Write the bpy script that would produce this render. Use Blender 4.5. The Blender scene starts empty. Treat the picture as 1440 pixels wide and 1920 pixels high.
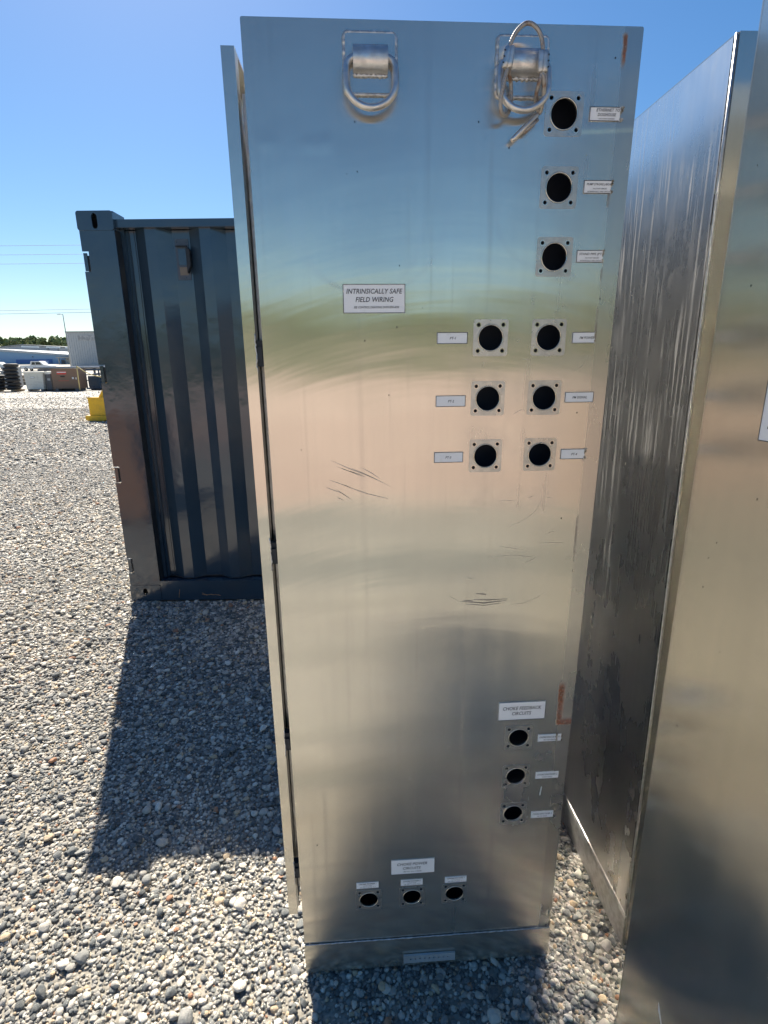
import bpy, math, random
import numpy as np
from mathutils import Matrix, Vector

random.seed(7); rng = np.random.default_rng(11)
S = bpy.context.scene
COL = S.collection
R = math.radians

# ---------------------------------------------------------------- camera
cam_d = bpy.data.cameras.new('camera'); cam = bpy.data.objects.new('camera', cam_d); COL.objects.link(cam)
pitch, roll = R(15.390), R(-0.6294)
fwd = Vector((0, math.cos(pitch), -math.sin(pitch)))
r0 = Vector((1, 0, 0)); u0 = Vector((0, math.sin(pitch), math.cos(pitch)))
cr = math.cos(roll) * r0 + math.sin(roll) * u0
cu = -math.sin(roll) * r0 + math.cos(roll) * u0
m = Matrix((cr, cu, -fwd)).transposed().to_4x4(); m.translation = (0, 0, 1.6)
cam.matrix_world = m
cam_d.sensor_fit = 'VERTICAL'; cam_d.sensor_height = 36.0
cam_d.lens = 1013.863 / 1920 * 36.0
cam_d.clip_start = 0.02; cam_d.clip_end = 3000
S.camera = cam

# ---------------------------------------------------------------- sky and sun
SUN = Vector((-0.785, 2.117, 2.478)).normalized()
W = bpy.data.worlds.new('World'); S.world = W; W.use_nodes = True
wn = W.node_tree.nodes; wl = W.node_tree.links; wn.clear()
sky = wn.new('ShaderNodeTexSky'); sky.sky_type = 'NISHITA'; sky.sun_disc = False
sky.sun_elevation = math.asin(SUN.z); sky.sun_rotation = math.atan2(SUN.x, SUN.y)
sky.altitude = 0; sky.air_density = 1.0; sky.dust_density = 0.35; sky.ozone_density = 3.0
hsv = wn.new('ShaderNodeHueSaturation'); hsv.inputs['Saturation'].default_value = 1.27
bg = wn.new('ShaderNodeBackground'); bg.inputs['Strength'].default_value = 0.060
out = wn.new('ShaderNodeOutputWorld')
wl.new(sky.outputs[0], hsv.inputs['Color']); wl.new(hsv.outputs[0], bg.inputs['Color']); wl.new(bg.outputs[0], out.inputs[0])
sd = bpy.data.lights.new('sun', 'SUN'); sd.energy = 5.0; sd.angle = R(0.55); sd.color = (1, .93, .80)
so = bpy.data.objects.new('sun', sd); COL.objects.link(so)
so.rotation_euler = (-SUN).to_track_quat('-Z', 'Y').to_euler(); so.location = SUN * 50
S.view_settings.view_transform = 'Standard'; S.view_settings.look = 'None'
S.view_settings.exposure = 1.12; S.view_settings.gamma = 1; S.view_settings.use_curve_mapping = False
S.cycles.max_bounces = 12; S.cycles.glossy_bounces = 8; S.cycles.diffuse_bounces = 5
S.cycles.sample_clamp_indirect = 40; S.cycles.blur_glossy = 0.0; S.cycles.caustics_reflective = True
S.cycles.use_denoising = True

# ---------------------------------------------------------------- material helpers
class NT:
    """tiny wrapper to write node trees as expressions"""
    def __init__(s, name):
        s.m = bpy.data.materials.new(name); s.m.use_nodes = True
        s.t = s.m.node_tree; s.n = s.t.nodes; s.l = s.t.links
        s.b = s.n['Principled BSDF']
        s.tc = s.n.new('ShaderNodeTexCoord')
        s.obj = s.tc.outputs['Object']; s.gen = s.tc.outputs['Generated']
        sp = s.n.new('ShaderNodeSeparateXYZ'); s.l.new(s.obj, sp.inputs[0]); s.x, s.y, s.z = sp.outputs
    def put(s, sock, v):
        if isinstance(v, bpy.types.NodeSocket): s.l.new(v, sock)
        elif isinstance(v, (tuple, list)) and len(v) == 3 and sock.type == 'RGBA': sock.default_value = (*v, 1)
        else: sock.default_value = v
    def f(s, op, a, b=0.0, c=None, clamp=False):
        n = s.n.new('ShaderNodeMath'); n.operation = op; n.use_clamp = clamp
        s.put(n.inputs[0], a); s.put(n.inputs[1], b)
        if c is not None: s.put(n.inputs[2], c)
        return n.outputs[0]
    def mul(s, *a):
        r = a[0]
        for v in a[1:]: r = s.f('MULTIPLY', r, v)
        return r
    def ramp(s, v, lo, hi, a=0.0, b=1.0, smooth=True):
        n = s.n.new('ShaderNodeMapRange'); n.interpolation_type = 'SMOOTHSTEP' if smooth else 'LINEAR'
        s.put(n.inputs['Value'], v)
        n.inputs['From Min'].default_value = lo; n.inputs['From Max'].default_value = hi
        n.inputs['To Min'].default_value = a; n.inputs['To Max'].default_value = b
        return n.outputs[0]
    def box(s, x0, x1, z0, z1, e=.003):
        r = s.mul(s.ramp(s.x, x0 - e, x0 + e), s.ramp(s.x, x1 - e, x1 + e, 1, 0))
        return s.mul(r, s.ramp(s.z, z0 - e, z0 + e), s.ramp(s.z, z1 - e, z1 + e, 1, 0))
    def vec(s, sc=(1, 1, 1), src=None, loc=(0, 0, 0), rot=(0, 0, 0)):
        n = s.n.new('ShaderNodeMapping'); s.l.new(src or s.obj, n.inputs[0]); n.inputs['Scale'].default_value = sc
        n.inputs['Location'].default_value = loc; n.inputs['Rotation'].default_value = rot
        return n.outputs[0]
    def noise(s, scale=5, det=3, rough=.5, v=None, dist=0, col=False):
        n = s.n.new('ShaderNodeTexNoise'); s.l.new(v or s.obj, n.inputs['Vector'])
        n.inputs['Scale'].default_value = scale; n.inputs['Detail'].default_value = det
        n.inputs['Roughness'].default_value = rough; n.inputs['Distortion'].default_value = dist
        return n.outputs['Color' if col else 'Fac']
    def voro(s, scale, v=None, feature='F1', o='Distance', rnd=1):
        n = s.n.new('ShaderNodeTexVoronoi'); n.feature = feature; s.l.new(v or s.obj, n.inputs['Vector'])
        n.inputs['Scale'].default_value = scale; n.inputs['Randomness'].default_value = rnd
        return n.outputs[o]
    def mix(s, fac, a, b, mode='MIX'):
        n = s.n.new('ShaderNodeMix'); n.data_type = 'RGBA'; n.blend_type = mode
        s.put(n.inputs[0], fac); s.put(n.inputs[6], a); s.put(n.inputs[7], b)
        return n.outputs[2]
    def cr(s, fac, stops, const=False):
        n = s.n.new('ShaderNodeValToRGB'); s.put(n.inputs[0], fac); e = n.color_ramp.elements
        if const: n.color_ramp.interpolation = 'CONSTANT'
        while len(e) < len(stops): e.new(.5)
        for k, (p, c) in enumerate(stops): e[k].position = p; e[k].color = (*c, 1)
        return n.outputs[0]
    def bump(s, h, dist=.001, strength=1, normal=None):
        n = s.n.new('ShaderNodeBump'); s.put(n.inputs['Height'], h)
        n.inputs['Distance'].default_value = dist; n.inputs['Strength'].default_value = strength
        if normal: s.l.new(normal, n.inputs['Normal'])
        return n.outputs[0]
    def set(s, **k):
        for a, v in k.items(): s.put(s.b.inputs[a.replace('_', ' ')], v)
        return s.m

def paint(name, col, rough=.5, metal=0.0, wear=.12, scale=6, bump=.0006, dirt=(.16, .13, .1), dirtiness=.25):
    n = NT(name)
    k = n.noise(scale, 5, .6)
    c = n.mix(n.ramp(k, .45, .75, 0, dirtiness), n.mix(n.ramp(n.noise(scale * 4, 3), .3, .7, 0, wear), col, tuple(min(1, v * .6) for v in col)), dirt)
    return n.set(Base_Color=c, Roughness=n.ramp(k, .3, .7, max(.05, rough - .08), min(1, rough + .12)), Metallic=metal,
                 Normal=n.bump(n.noise(scale * 12, 3), bump, .5))

def steel(name, marks=None, rough=(.18, .235), aniso=1.0, base=((.69, .655, .57), (.60, .57, .50)), wave=.004, scr=0, metalness=.84):
    n = NT(name)
    col = n.mix(n.ramp(n.noise(1.7, 4, .6), .3, .7), *base)
    fine = n.noise(1, 2, .5, n.vec((80, 80, 1.5)))            # rolled grain, along z
    fine2 = n.noise(1, 2, .5, n.vec((30, 30, 2.2)))
    blot = n.noise(4, 4, .6)
    r = n.ramp(blot, .3, .72, rough[0], rough[1])
    r = n.f('ADD', r, n.f('MULTIPLY', n.f('SUBTRACT', fine2, .5), .07))
    col = n.mix(n.ramp(fine, .2, .8, 0, .09), col, (.38, .37, .36))
    big = n.noise(1.0, 2, .45, n.vec((1.5, 1.5, 3.2)))
    # faint oil-canning: long shallow ripples that bow upwards in the middle of the sheet
    bow = n.f('ADD', n.z, n.f('MULTIPLY', n.f('POWER', n.f('SUBTRACT', n.x, .36), 2.0), .55))
    cx_ = n.n.new('ShaderNodeCombineXYZ'); n.l.new(n.x, cx_.inputs[0]); n.l.new(n.y, cx_.inputs[1]); n.l.new(bow, cx_.inputs[2])
    mid = n.noise(1.0, 3, .55, n.vec((1.6, 1.6, 15), src=cx_.outputs[0]))
    h = n.f('ADD', n.mul(big, 1.0), n.mul(mid, .10))
    nrm = n.bump(h, wave, 1)
    metal = metalness
    if scr:
        # rubbed side: bright vertical scores, dusty smears, tiny nicks
        a = n.noise(1, 4, .7, n.vec((0.1, 110, 2.6))); b = n.noise(1, 4, .6, n.vec((1, 5, 2.4)))
        sc_ = n.mul(n.ramp(a, .53, .62), n.ramp(b, .36, .58))
        sm = n.mul(n.ramp(n.noise(1, 6, .8, n.vec((.1, 40, 14))), .47, .62), n.ramp(n.noise(1, 3, .6, n.vec((1, 2.2, 1.6))), .46, .6))
        v = n.vec((1, 14, 1.6), rot=(R(3), 0, 0)); g = n.ramp(n.voro(3.2, v), .0, .035, 1, 0)
        k = n.f('MAXIMUM', n.mul(sc_, .6), n.mul(sm, .22)); k = n.f('MAXIMUM', k, n.mul(g, n.ramp(n.noise(3), .45, .5)))
        # scores fade out low down, painting in the shade on the lower side
        k = n.mul(k, n.ramp(n.z, .6, 1.35, .02, 1), n.ramp(n.z, 1.95, 2.05, 1, .3), 1.0)
        col = n.mix(k, col, (.62, .60, .57)); metal = n.f('SUBTRACT', metalness, n.mul(k, .6))
        r = n.f('ADD', r, n.mul(k, .3)); nrm = n.bump(k, .0006, .8, nrm)
    if marks: col, r, metal, nrm = marks(n, col, r, metal, nrm)
    ge = n.n.new('ShaderNodeNewGeometry'); vm = n.n.new('ShaderNodeVectorMath'); vm.operation = 'CROSS_PRODUCT'
    n.l.new(ge.outputs['True Normal'], vm.inputs[0]); vm.inputs[1].default_value = (.03, .02, 1); n.l.new(vm.outputs[0], n.b.inputs['Tangent'])
    return n.set(Base_Color=col, Roughness=r, Metallic=metal, Anisotropic=aniso, Normal=nrm)

def front_marks(n, col, r, metal, nrm):
    w = n.noise(40, 4, .7); wf = n.noise(140, 3, .7); lowf = n.noise(12, 4, .6)
    # taped strip near the right edge with rust creeping along its border
    strip = n.ramp(n.x, .6365, .6385)
    col = n.mix(n.mul(strip, .30), col, (.34, .34, .34)); r = n.f('ADD', r, n.mul(strip, .07))
    def add(maskv, c, amt, dr=.25, dm=.7):
        nonlocal col, r, metal
        k = n.mul(maskv, amt); col = n.mix(k, col, c); r = n.f('ADD', r, n.mul(k, dr)); metal = n.f('SUBTRACT', metal, n.mul(k, dm), clamp=True)
    line = n.mul(n.box(.6345, .6385, .88, 2.14, .002), n.ramp(lowf, .5, .62)); add(line, (.12, .075, .05), .65)
    rv = n.f('ADD', n.x, n.f('MULTIPLY', n.f('SUBTRACT', w, .5), .012))
    rwid = n.f('MULTIPLY', n.f('SUBTRACT', n.noise(22, 3, .6), .5), .016); rv2 = n.f('ADD', rv, rwid)
    rust1 = n.mul(n.ramp(rv, .630, .635), n.ramp(rv2, .640, .650, 1, 0), n.ramp(n.z, .757, .76), n.ramp(n.z, .86, .885, 1, 0))
    zz = n.f('ADD', n.z, n.f('MULTIPLY', n.f('SUBTRACT', w, .5), .010))
    rust2 = n.mul(n.ramp(n.x, .634, .637), n.ramp(zz, .756, .759), n.ramp(zz, .768, .784, 1, 0))
    rcol = n.mix(n.ramp(wf, .35, .65), (.30, .075, .014), (.13, .042, .016))
    add(n.mul(n.f('MAXIMUM', rust1, rust2), n.ramp(n.noise(160, 4, .75), .34, .5, .55, 1)), rcol, .95, .4, .95)
    rust3 = n.mul(n.ramp(rv, .634, .638), n.ramp(rv, .641, .6435, 1, 0), n.ramp(n.z, 2.075, 2.10), n.ramp(n.z, 2.125, 2.133, 1, 0), n.ramp(w, .30, .45))
    add(rust3, rcol, .9, .4, .9)
    # dull ghost marks around the cut-outs and wiped areas
    gh = n.mul(n.box(.385, .60, 1.30, 1.72, .02), n.ramp(lowf, .3, .75)); add(gh, (.5, .49, .47), .3, .22, .1)
    gh2 = n.mul(n.box(.49, .60, 1.72, 2.08, .03), n.ramp(n.noise(9, 4, .6), .42, .62)); add(gh2, (.47, .47, .47), .30, .22, .1)
    gh3 = n.mul(n.box(.50, .66, .42, .80, .03), n.ramp(n.noise(10, 4, .6), .4, .62)); add(gh3, (.36, .36, .36), .35, .18, .1)
    # long weather runs
    runs = n.mul(n.ramp(n.noise(1, 3, .6, n.vec((46, 1, 1.2))), .56, .70), .16); add(runs, (.42, .40, .38), 1, .3, .0)
    # circular polishing swirls in the upper half
    for cx, cz, rr in ((.20, 1.86, .145), (.19, 1.83, .11), (.53, 1.86, .10)):
        d = n.f('SQRT', n.f('ADD', n.f('POWER', n.f('SUBTRACT', n.x, cx), 2.0), n.f('POWER', n.f('MULTIPLY', n.f('SUBTRACT', n.z, cz), 1.05), 2.0)))
        ring = n.mul(n.ramp(d, rr - .012, rr), n.ramp(d, rr, rr + .004, 1, 0), n.ramp(n.z, cz - .02, cz + .06, 1, 0))
        add(ring, (.62, .61, .60), .2, .2, 0)
    # dent folds high on the left and a kink across near the top right
    dd = n.mul(n.box(.02, .14, 1.955, 1.975, .012), n.ramp(n.noise(8), .3, .6))
    nrm = n.bump(dd, .0010, .6, nrm)
    dk = n.mul(n.ramp(n.f('ADD', n.z, n.f('MULTIPLY', n.x, -.045)), 1.955, 1.965), n.ramp(n.f('ADD', n.z, n.f('MULTIPLY', n.x, -.045)), 1.965, 1.985, 1, 0), n.ramp(n.x, .48, .55))
    nrm = n.bump(dk, .0006, .7, nrm)
    return col, r, metal, nrm

M = {}
M['steel_front'] = steel('brushed_steel_front', front_marks)
M['steel'] = steel('brushed_steel')
M['steel_side'] = steel('scratched_steel_side', None, (.25, .31), .0, ((.74, .73, .71), (.63, .62, .61)), .0015, scr=1, metalness=1.0)
M['steel_near'] = steel('brushed_steel_near', None, (.20, .26), .7, metalness=.95)
M['steel_in'] = steel('brushed_steel_flank', None, (.25, .31), .0, ((.80, .79, .77), (.74, .73, .72)), .0015, 0, 1.0)
n = NT('cast_steel'); M['cast'] = n.set(Base_Color=n.mix(n.ramp(n.noise(60, 4), .35, .7), (.64, .63, .62), (.50, .485, .47)), Metallic=.9, Roughness=n.ramp(n.noise(90, 4), .3, .7, .3, .5), Normal=n.bump(n.noise(300, 3), .0006, .6))
n = NT('weld_bead'); M['weld'] = n.set(Base_Color=n.mix(n.ramp(n.noise(150, 3), .4, .6), (.62, .62, .62), (.42, .42, .43)), Metallic=.7, Roughness=.38, Normal=n.bump(n.noise(260, 4, .7), .001, .7))
n = NT('gasket_ghost'); M['ghost'] = n.set(Base_Color=n.mix(n.ramp(n.noise(55, 5, .7), .35, .68), (.57, .545, .50), (.47, .45, .415)), Metallic=.84, Roughness=n.ramp(n.noise(30, 4), .3, .7, .26, .42), Normal=n.bump(n.noise(200, 4, .7), .0004, .6))
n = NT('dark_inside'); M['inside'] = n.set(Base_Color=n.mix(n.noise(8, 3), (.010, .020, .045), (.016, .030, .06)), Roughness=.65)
n = NT('label_white'); M['label'] = n.set(Base_Color=n.mix(n.ramp(n.noise(45, 5, .7), .55, .75, 0, .5), (.86, .87, .88), (.6, .6, .6)), Roughness=.35)
n = NT('label_print'); M['print'] = n.set(Base_Color=n.mix(n.noise(60, 2), (.03, .035, .05), (.05, .05, .06)), Roughness=.45)
n = NT('label_residue'); M['residue'] = n.set(Base_Color=n.cr(n.noise(120, 4, .7), [(.35, (.08, .06, .045)), (.5, (.35, .30, .22)), (.65, (.70, .68, .62))]), Roughness=.75, Normal=n.bump(n.noise(160, 3), .001, 1))
n = NT('wire_rope'); wv = n.n.new('ShaderNodeTexWave'); n.l.new(n.vec((1, 1, 1)), wv.inputs[0]); wv.inputs['Scale'].default_value = 140; wv.bands_direction = 'DIAGONAL'
M['rope'] = n.set(Base_Color=n.mix(n.ramp(n.noise(70, 3), .5, .7), (.36, .34, .32), (.22, .13, .09)), Metallic=.6, Roughness=.5, Normal=n.bump(wv.outputs[0], .0006, .7))
n = NT('container_paint')
k = n.noise(2.2, 5, .6)
M['cont'] = n.set(Base_Color=n.mix(n.ramp(k, .5, .8, 0, .5), (.028, .052, .080), (.052, .060, .068)), Roughness=n.ramp(n.noise(5, 4), .3, .7, .09, .17), Specular_IOR_Level=.9,
                  Normal=n.bump(n.noise(3.2, 4, .5), .005, 1, n.bump(n.noise(220, 2), .0001, .4)))
M['contdark'] = paint('container_seam', (.012, .018, .026), .6)
M['vent'] = paint('vent_grey', (.055, .080, .115), .4)
M['tan'] = paint('vent_patch', (.20, .17, .14), .6)
M['yellow'] = paint('yellow_paint', (.80, .46, .012), .45, 0, .1, 8)
M['brown'] = paint('brown_paint', (.20, .125, .085), .55)
M['white'] = paint('white_paint', (.72, .74, .74), .45)
M['cream'] = paint('cream_plastic', (.62, .62, .56), .5)
M['grey'] = paint('grey_paint', (.28, .30, .31), .5)
M['dgrey'] = paint('dark_grey_paint', (.10, .105, .12), .5)
M['black'] = paint('black_rubber', (.018, .018, .02), .6)
M['navy'] = paint('navy_paint', (.03, .07, .12), .45)
M['red'] = paint('red_print', (.60, .05, .04), .5, dirtiness=.05)
M['blue'] = paint('blue_cladding', (.20, .36, .56), .5)
M['dblue'] = paint('deep_blue_band', (.03, .13, .38), .45)
M['lgrey'] = paint('pale_cladding', (.42, .45, .47), .5)
M['bgrey'] = paint('bluish_cladding', (.33, .38, .44), .5)
M['rust'] = paint('rusty_tan_steel', (.40, .21, .10), .6, 0, .3, 3)
M['wood'] = paint('weathered_wood', (.30, .23, .15), .8)
M['rim'] = paint('wheel_metal', (.4, .4, .4), .35, .8)
M['ropey'] = paint('yellow_rope', (.62, .50, .22), .8)
n = NT('window_glass'); M['glass'] = n.set(Base_Color=n.mix(n.noise(2, 1), (.02, .03, .04), (.03, .04, .05)), Roughness=.08)

# ---------------------------------------------------------------- geometry helpers
def link(name, me, mat, parent=None, loc=None):
    o = bpy.data.objects.new(name, me); COL.objects.link(o)
    if mat is not None and not me.materials: me.materials.append(M[mat] if isinstance(mat, str) else mat)
    if parent: o.parent = parent
    if loc: o.location = loc
    return o
class MB:
    def __init__(s): s.v = []; s.f = []; s.sm = []
    def add(s, vs, fs, smooth=False):
        b = len(s.v); s.v += [tuple(v) for v in vs]; s.f += [tuple(b + i for i in f) for f in fs]; s.sm += [smooth] * len(fs); return s
    def box(s, x0, x1, y0, y1, z0, z1, c=0.0):
        if c:  # chamfered along all edges of the x/z outline and front
            pts = [(x0 + c, z0), (x1 - c, z0), (x1, z0 + c), (x1, z1 - c), (x1 - c, z1), (x0 + c, z1), (x0, z1 - c), (x0, z0 + c)]
            return s.prism(pts, y0, y1)
        v = [(x, y, z) for z in (z0, z1) for y in (y0, y1) for x in (x0, x1)]
        return s.add(v, [(0, 2, 3, 1), (4, 5, 7, 6), (0, 1, 5, 4), (2, 6, 7, 3), (0, 4, 6, 2), (1, 3, 7, 5)])
    def prism(s, pts, y0, y1):       # outline in x,z (counter-clockwise seen from -y), extruded along y
        k = len(pts)
        v = [(x, y0, z) for x, z in pts] + [(x, y1, z) for x, z in pts]
        f = [tuple(range(k)), tuple(range(2 * k - 1, k - 1, -1))] + [(i, i + k, (i + 1) % k + k, (i + 1) % k) for i in range(k)]
        return s.add(v, f)
    def prismx(s, pts, x0, x1):      # outline in y,z extruded along x
        k = len(pts)
        v = [(x0, y, z) for y, z in pts] + [(x1, y, z) for y, z in pts]
        return s.add(v, [tuple(range(k - 1, -1, -1)), tuple(range(k, 2 * k))] + [(i, (i + 1) % k, (i + 1) % k + k, i + k) for i in range(k)])
    def tube(s, pts, r, seg=10, closed=False, caps=True):
        pts = [Vector(p) for p in pts]; n_ = len(pts); rr = r if isinstance(r, (list, tuple)) else [r] * n_
        T = []
        for i in range(n_):
            a = pts[(i - 1) % n_] if closed or i > 0 else pts[i]; b = pts[(i + 1) % n_] if closed or i < n_ - 1 else pts[i]
            T.append((b - a).normalized())
        up = Vector((0, 0, 1)) if abs(T[0].z) < .9 else Vector((1, 0, 0)); N = (up - T[0] * up.dot(T[0])).normalized()
        vs = []
        for i in range(n_):
            N = (N - T[i] * N.dot(T[i])).normalized(); B = T[i].cross(N)
            for k in range(seg):
                a = 2 * math.pi * k / seg; vs.append(pts[i] + (N * math.cos(a) + B * math.sin(a)) * rr[i])
        fs = []
        for i in range(n_ if closed else n_ - 1):
            j = (i + 1) % n_
            for k in range(seg): fs.append((i * seg + k, i * seg + (k + 1) % seg, j * seg + (k + 1) % seg, j * seg + k))
        s.add(vs, fs, True)
        if caps and not closed:
            b = len(s.v) - len(vs); s.f += [tuple(b + k for k in range(seg - 1, -1, -1)), tuple(b + (n_ - 1) * seg + k for k in range(seg))]; s.sm += [False, False]
        return s
    def build(s, name, mat, parent=None, loc=None):
        me = bpy.data.meshes.new(name); me.from_pydata(s.v, [], s.f); me.update()
        me.polygons.foreach_set('use_smooth', s.sm)
        return link(name, me, mat, parent, loc)
def tag(o, label=None, cat=None, group=None, kind=None):
    for k_, v in (('label', label), ('category', cat), ('group', group), ('kind', kind)):
        if v: o[k_] = v
    return o
def empty(name, loc=(0, 0, 0), rz=0, **k):
    o = bpy.data.objects.new(name, None); COL.objects.link(o); o.location = loc; o.rotation_euler = (0, 0, rz); o.empty_display_size = .1
    return tag(o, **k)
def bx(name, mat, p, *a, c=0.0): return MB().box(*a, c=c).build(name, mat, p)

def flat(outer, holes, y, t, smooth_round=None):
    """sheet with holes in the x/z plane; front face at y, thickness t going to +y"""
    cu_ = bpy.data.curves.new('c', 'CURVE'); cu_.dimensions = '2D'; cu_.fill_mode = 'BOTH'; cu_.extrude = t / 2
    def poly(pts):
        sp = cu_.splines.new('POLY'); sp.points.add(len(pts) - 1); sp.use_cyclic_u = True
        for i, (a, b) in enumerate(pts): sp.points[i].co = (a, b, 0, 1)
    poly(outer)
    for h in holes:
        if len(h) == 3 and not isinstance(h[0], tuple):
            cx, cz, r = h; k = 40 if r > .01 else 14
            poly([(cx + r * math.cos(2 * math.pi * i / k), cz + r * math.sin(2 * math.pi * i / k)) for i in range(k)])
        else: poly(h)
    o = bpy.data.objects.new('c', cu_); COL.objects.link(o)
    bpy.context.view_layer.update()
    me = bpy.data.meshes.new_from_object(o.evaluated_get(bpy.context.evaluated_depsgraph_get()))
    bpy.data.objects.remove(o); bpy.data.curves.remove(cu_)
    co = np.empty(len(me.vertices) * 3); me.vertices.foreach_get('co', co); co = co.reshape(-1, 3)
    new = np.stack([co[:, 0], y + t / 2 - co[:, 2], co[:, 1]], 1)
    me.vertices.foreach_set('co', new.ravel()); me.update(); me.materials.clear()
    return me
def rrect(x0, x1, z0, z1, r, k=5):
    o = []
    for cx, cz, a in ((x1 - r, z0 + r, -90), (x1 - r, z1 - r, 0), (x0 + r, z1 - r, 90), (x0 + r, z0 + r, 180)):
        for i in range(k + 1): t = R(a + 90 * i / k); o.append((cx + r * math.cos(t), cz + r * math.sin(t)))
    return o
def rect(x0, x1, z0, z1): return [(x0, z0), (x1, z0), (x1, z1), (x0, z1)]
_tc = {}
def text_mesh(txt, x0, x1, z0, z1, y):
    """oblique capitals fitted into the box x0..x1, z0..z1 on the plane y"""
    c = bpy.data.curves.new('t', 'FONT'); c.body = txt; c.shear = .22; c.extrude = .0; c.offset = .010; c.resolution_u = 2; c.space_character = 1.02
    o = bpy.data.objects.new('t', c); COL.objects.link(o); bpy.context.view_layer.update()
    me = bpy.data.meshes.new_from_object(o.evaluated_get(bpy.context.evaluated_depsgraph_get()))
    bpy.data.objects.remove(o); bpy.data.curves.remove(c)
    co = np.empty(len(me.vertices) * 3); me.vertices.foreach_get('co', co); co = co.reshape(-1, 3)
    a, b = co.min(0), co.max(0)
    new = np.stack([x0 + (co[:, 0] - a[0]) / (b[0] - a[0]) * (x1 - x0), np.full(len(co), y), z0 + (co[:, 1] - a[1]) / (b[1] - a[1]) * (z1 - z0)], 1)
    me.vertices.foreach_set('co', new.ravel()); me.update(); me.materials.clear()
    return me
def join_meshes(name, mes, mat, parent):
    vs, fs = [], []
    for me in mes:
        b = len(vs); vs += [tuple(v.co) for v in me.vertices]; fs += [tuple(b + i for i in p.vertices) for p in me.polygons]
    m_ = MB(); m_.add(vs, fs); return m_.build(name, mat, parent)

# ---------------------------------------------------------------- ground
YS = [(-400, -.014), (-60, -.014), (50, -.014), (80, .22), (110, .62), (130, 1.6), (150, 2.35), (190, 3.6), (260, 6.5), (420, 9), (900, 10)]
def gz(y):
    for (a, za), (b, zb) in zip(YS, YS[1:]):
        if y <= b: return za + (zb - za) * max(0, (y - a) / (b - a))
    return YS[-1][1]
n = NT('gravel_ground')
cellA = n.voro(48, o='Color'); dA = n.voro(48)
sepc = n.n.new('ShaderNodeSeparateColor'); n.l.new(cellA, sepc.inputs[0])
STONES = [(0, (.06, .07, .075)), (.10, (.13, .14, .14)), (.26, (.23, .23, .22)), (.42, (.36, .34, .305)), (.57, (.49, .45, .39)), (.72, (.60, .54, .46)), (.86, (.56, .42, .27)), (.92, (.74, .70, .62)), (.985, (.40, .19, .10))]
cs = n.cr(sepc.outputs[0], STONES, True)
far = n.cr(n.noise(1, 7, .8, n.vec((2.5, 5, 1))), [(.3, (.30, .285, .26)), (.5, (.42, .395, .355)), (.7, (.54, .50, .45))])
dist = n.f('ABSOLUTE', n.y)
c = n.mix(n.ramp(dist, 3, 20, .25, .97), cs, far)
# sandy bare patches and old wheel tracks running across the yard
pt = n.mul(n.ramp(n.noise(1, 4, .6, n.vec((.22, .8, 1))), .52, .62), n.ramp(n.y, 2.5, 5))
c = n.mix(n.mul(pt, .6), c, (.62, .53, .42))
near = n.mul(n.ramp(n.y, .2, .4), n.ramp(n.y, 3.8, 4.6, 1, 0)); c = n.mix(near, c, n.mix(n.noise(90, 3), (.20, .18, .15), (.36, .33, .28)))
refl_bands = n.ramp(n.noise(1, 3, .6, n.vec((.16, 3.4, 1), loc=(0, 3.3, 0))), .46, .60)  # dark bands added to the ground colour so the steel reflects streaks
c = n.mix(n.mul(refl_bands, n.ramp(n.y, .55, .75, 1, 0), n.ramp(n.y, -4, -3.2), .60), c, (.20, .20, .17))
# behind the camera: painted shade bands, then the clay part of the yard
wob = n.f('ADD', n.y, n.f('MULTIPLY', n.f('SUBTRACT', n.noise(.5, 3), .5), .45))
shade_bands = n.f('MAXIMUM', n.mul(n.ramp(wob, -1.50, -1.38, 1, 0), n.ramp(wob, -2.0, -1.85)), n.mul(n.ramp(wob, -2.58, -2.5, 1, 0), n.ramp(wob, -3.0, -2.9), .8))
c = n.mix(n.mul(shade_bands, .6), c, (.10, .125, .125))
clay = n.cr(n.noise(1, 4, .6, n.vec((.06, .30, 1))), [(.3, (.40, .27, .23)), (.5, (.50, .38, .32)), (.7, (.56, .47, .40))])
c = n.mix(n.ramp(wob, -3.35, -3.2, .9, 0), c, clay)
grass = n.mul(n.ramp(n.y, -32, -26, 1, 0), .9); c = n.mix(grass, c, (.075, .10, .03))
h = n.mul(n.f('ADD', n.mul(n.ramp(dA, 0, .6, 1, 0), .007), n.mul(n.noise(14, 5, .7), .007)), n.ramp(dist, 4, 16, 1, .12))
streak = n.ramp(n.noise(1, 4, .6, n.vec((.12, 1.3, 1))), .35, .65); c = n.mix(n.mul(streak, n.ramp(n.y, 5, 12), .22), c, (.36, .345, .32))
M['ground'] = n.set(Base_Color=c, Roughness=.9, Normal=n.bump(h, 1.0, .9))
mb = MB(); vs = []; fs = []
for y, z in YS: vs += [(-900, y, z), (900, y, z)]
for i in range(len(YS) - 1): fs.append((2 * i, 2 * i + 1, 2 * i + 3, 2 * i + 2))
tag(mb.add(vs, fs).build('ground', 'ground'), kind='structure', label='gravel yard reaching to the trees')

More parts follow.
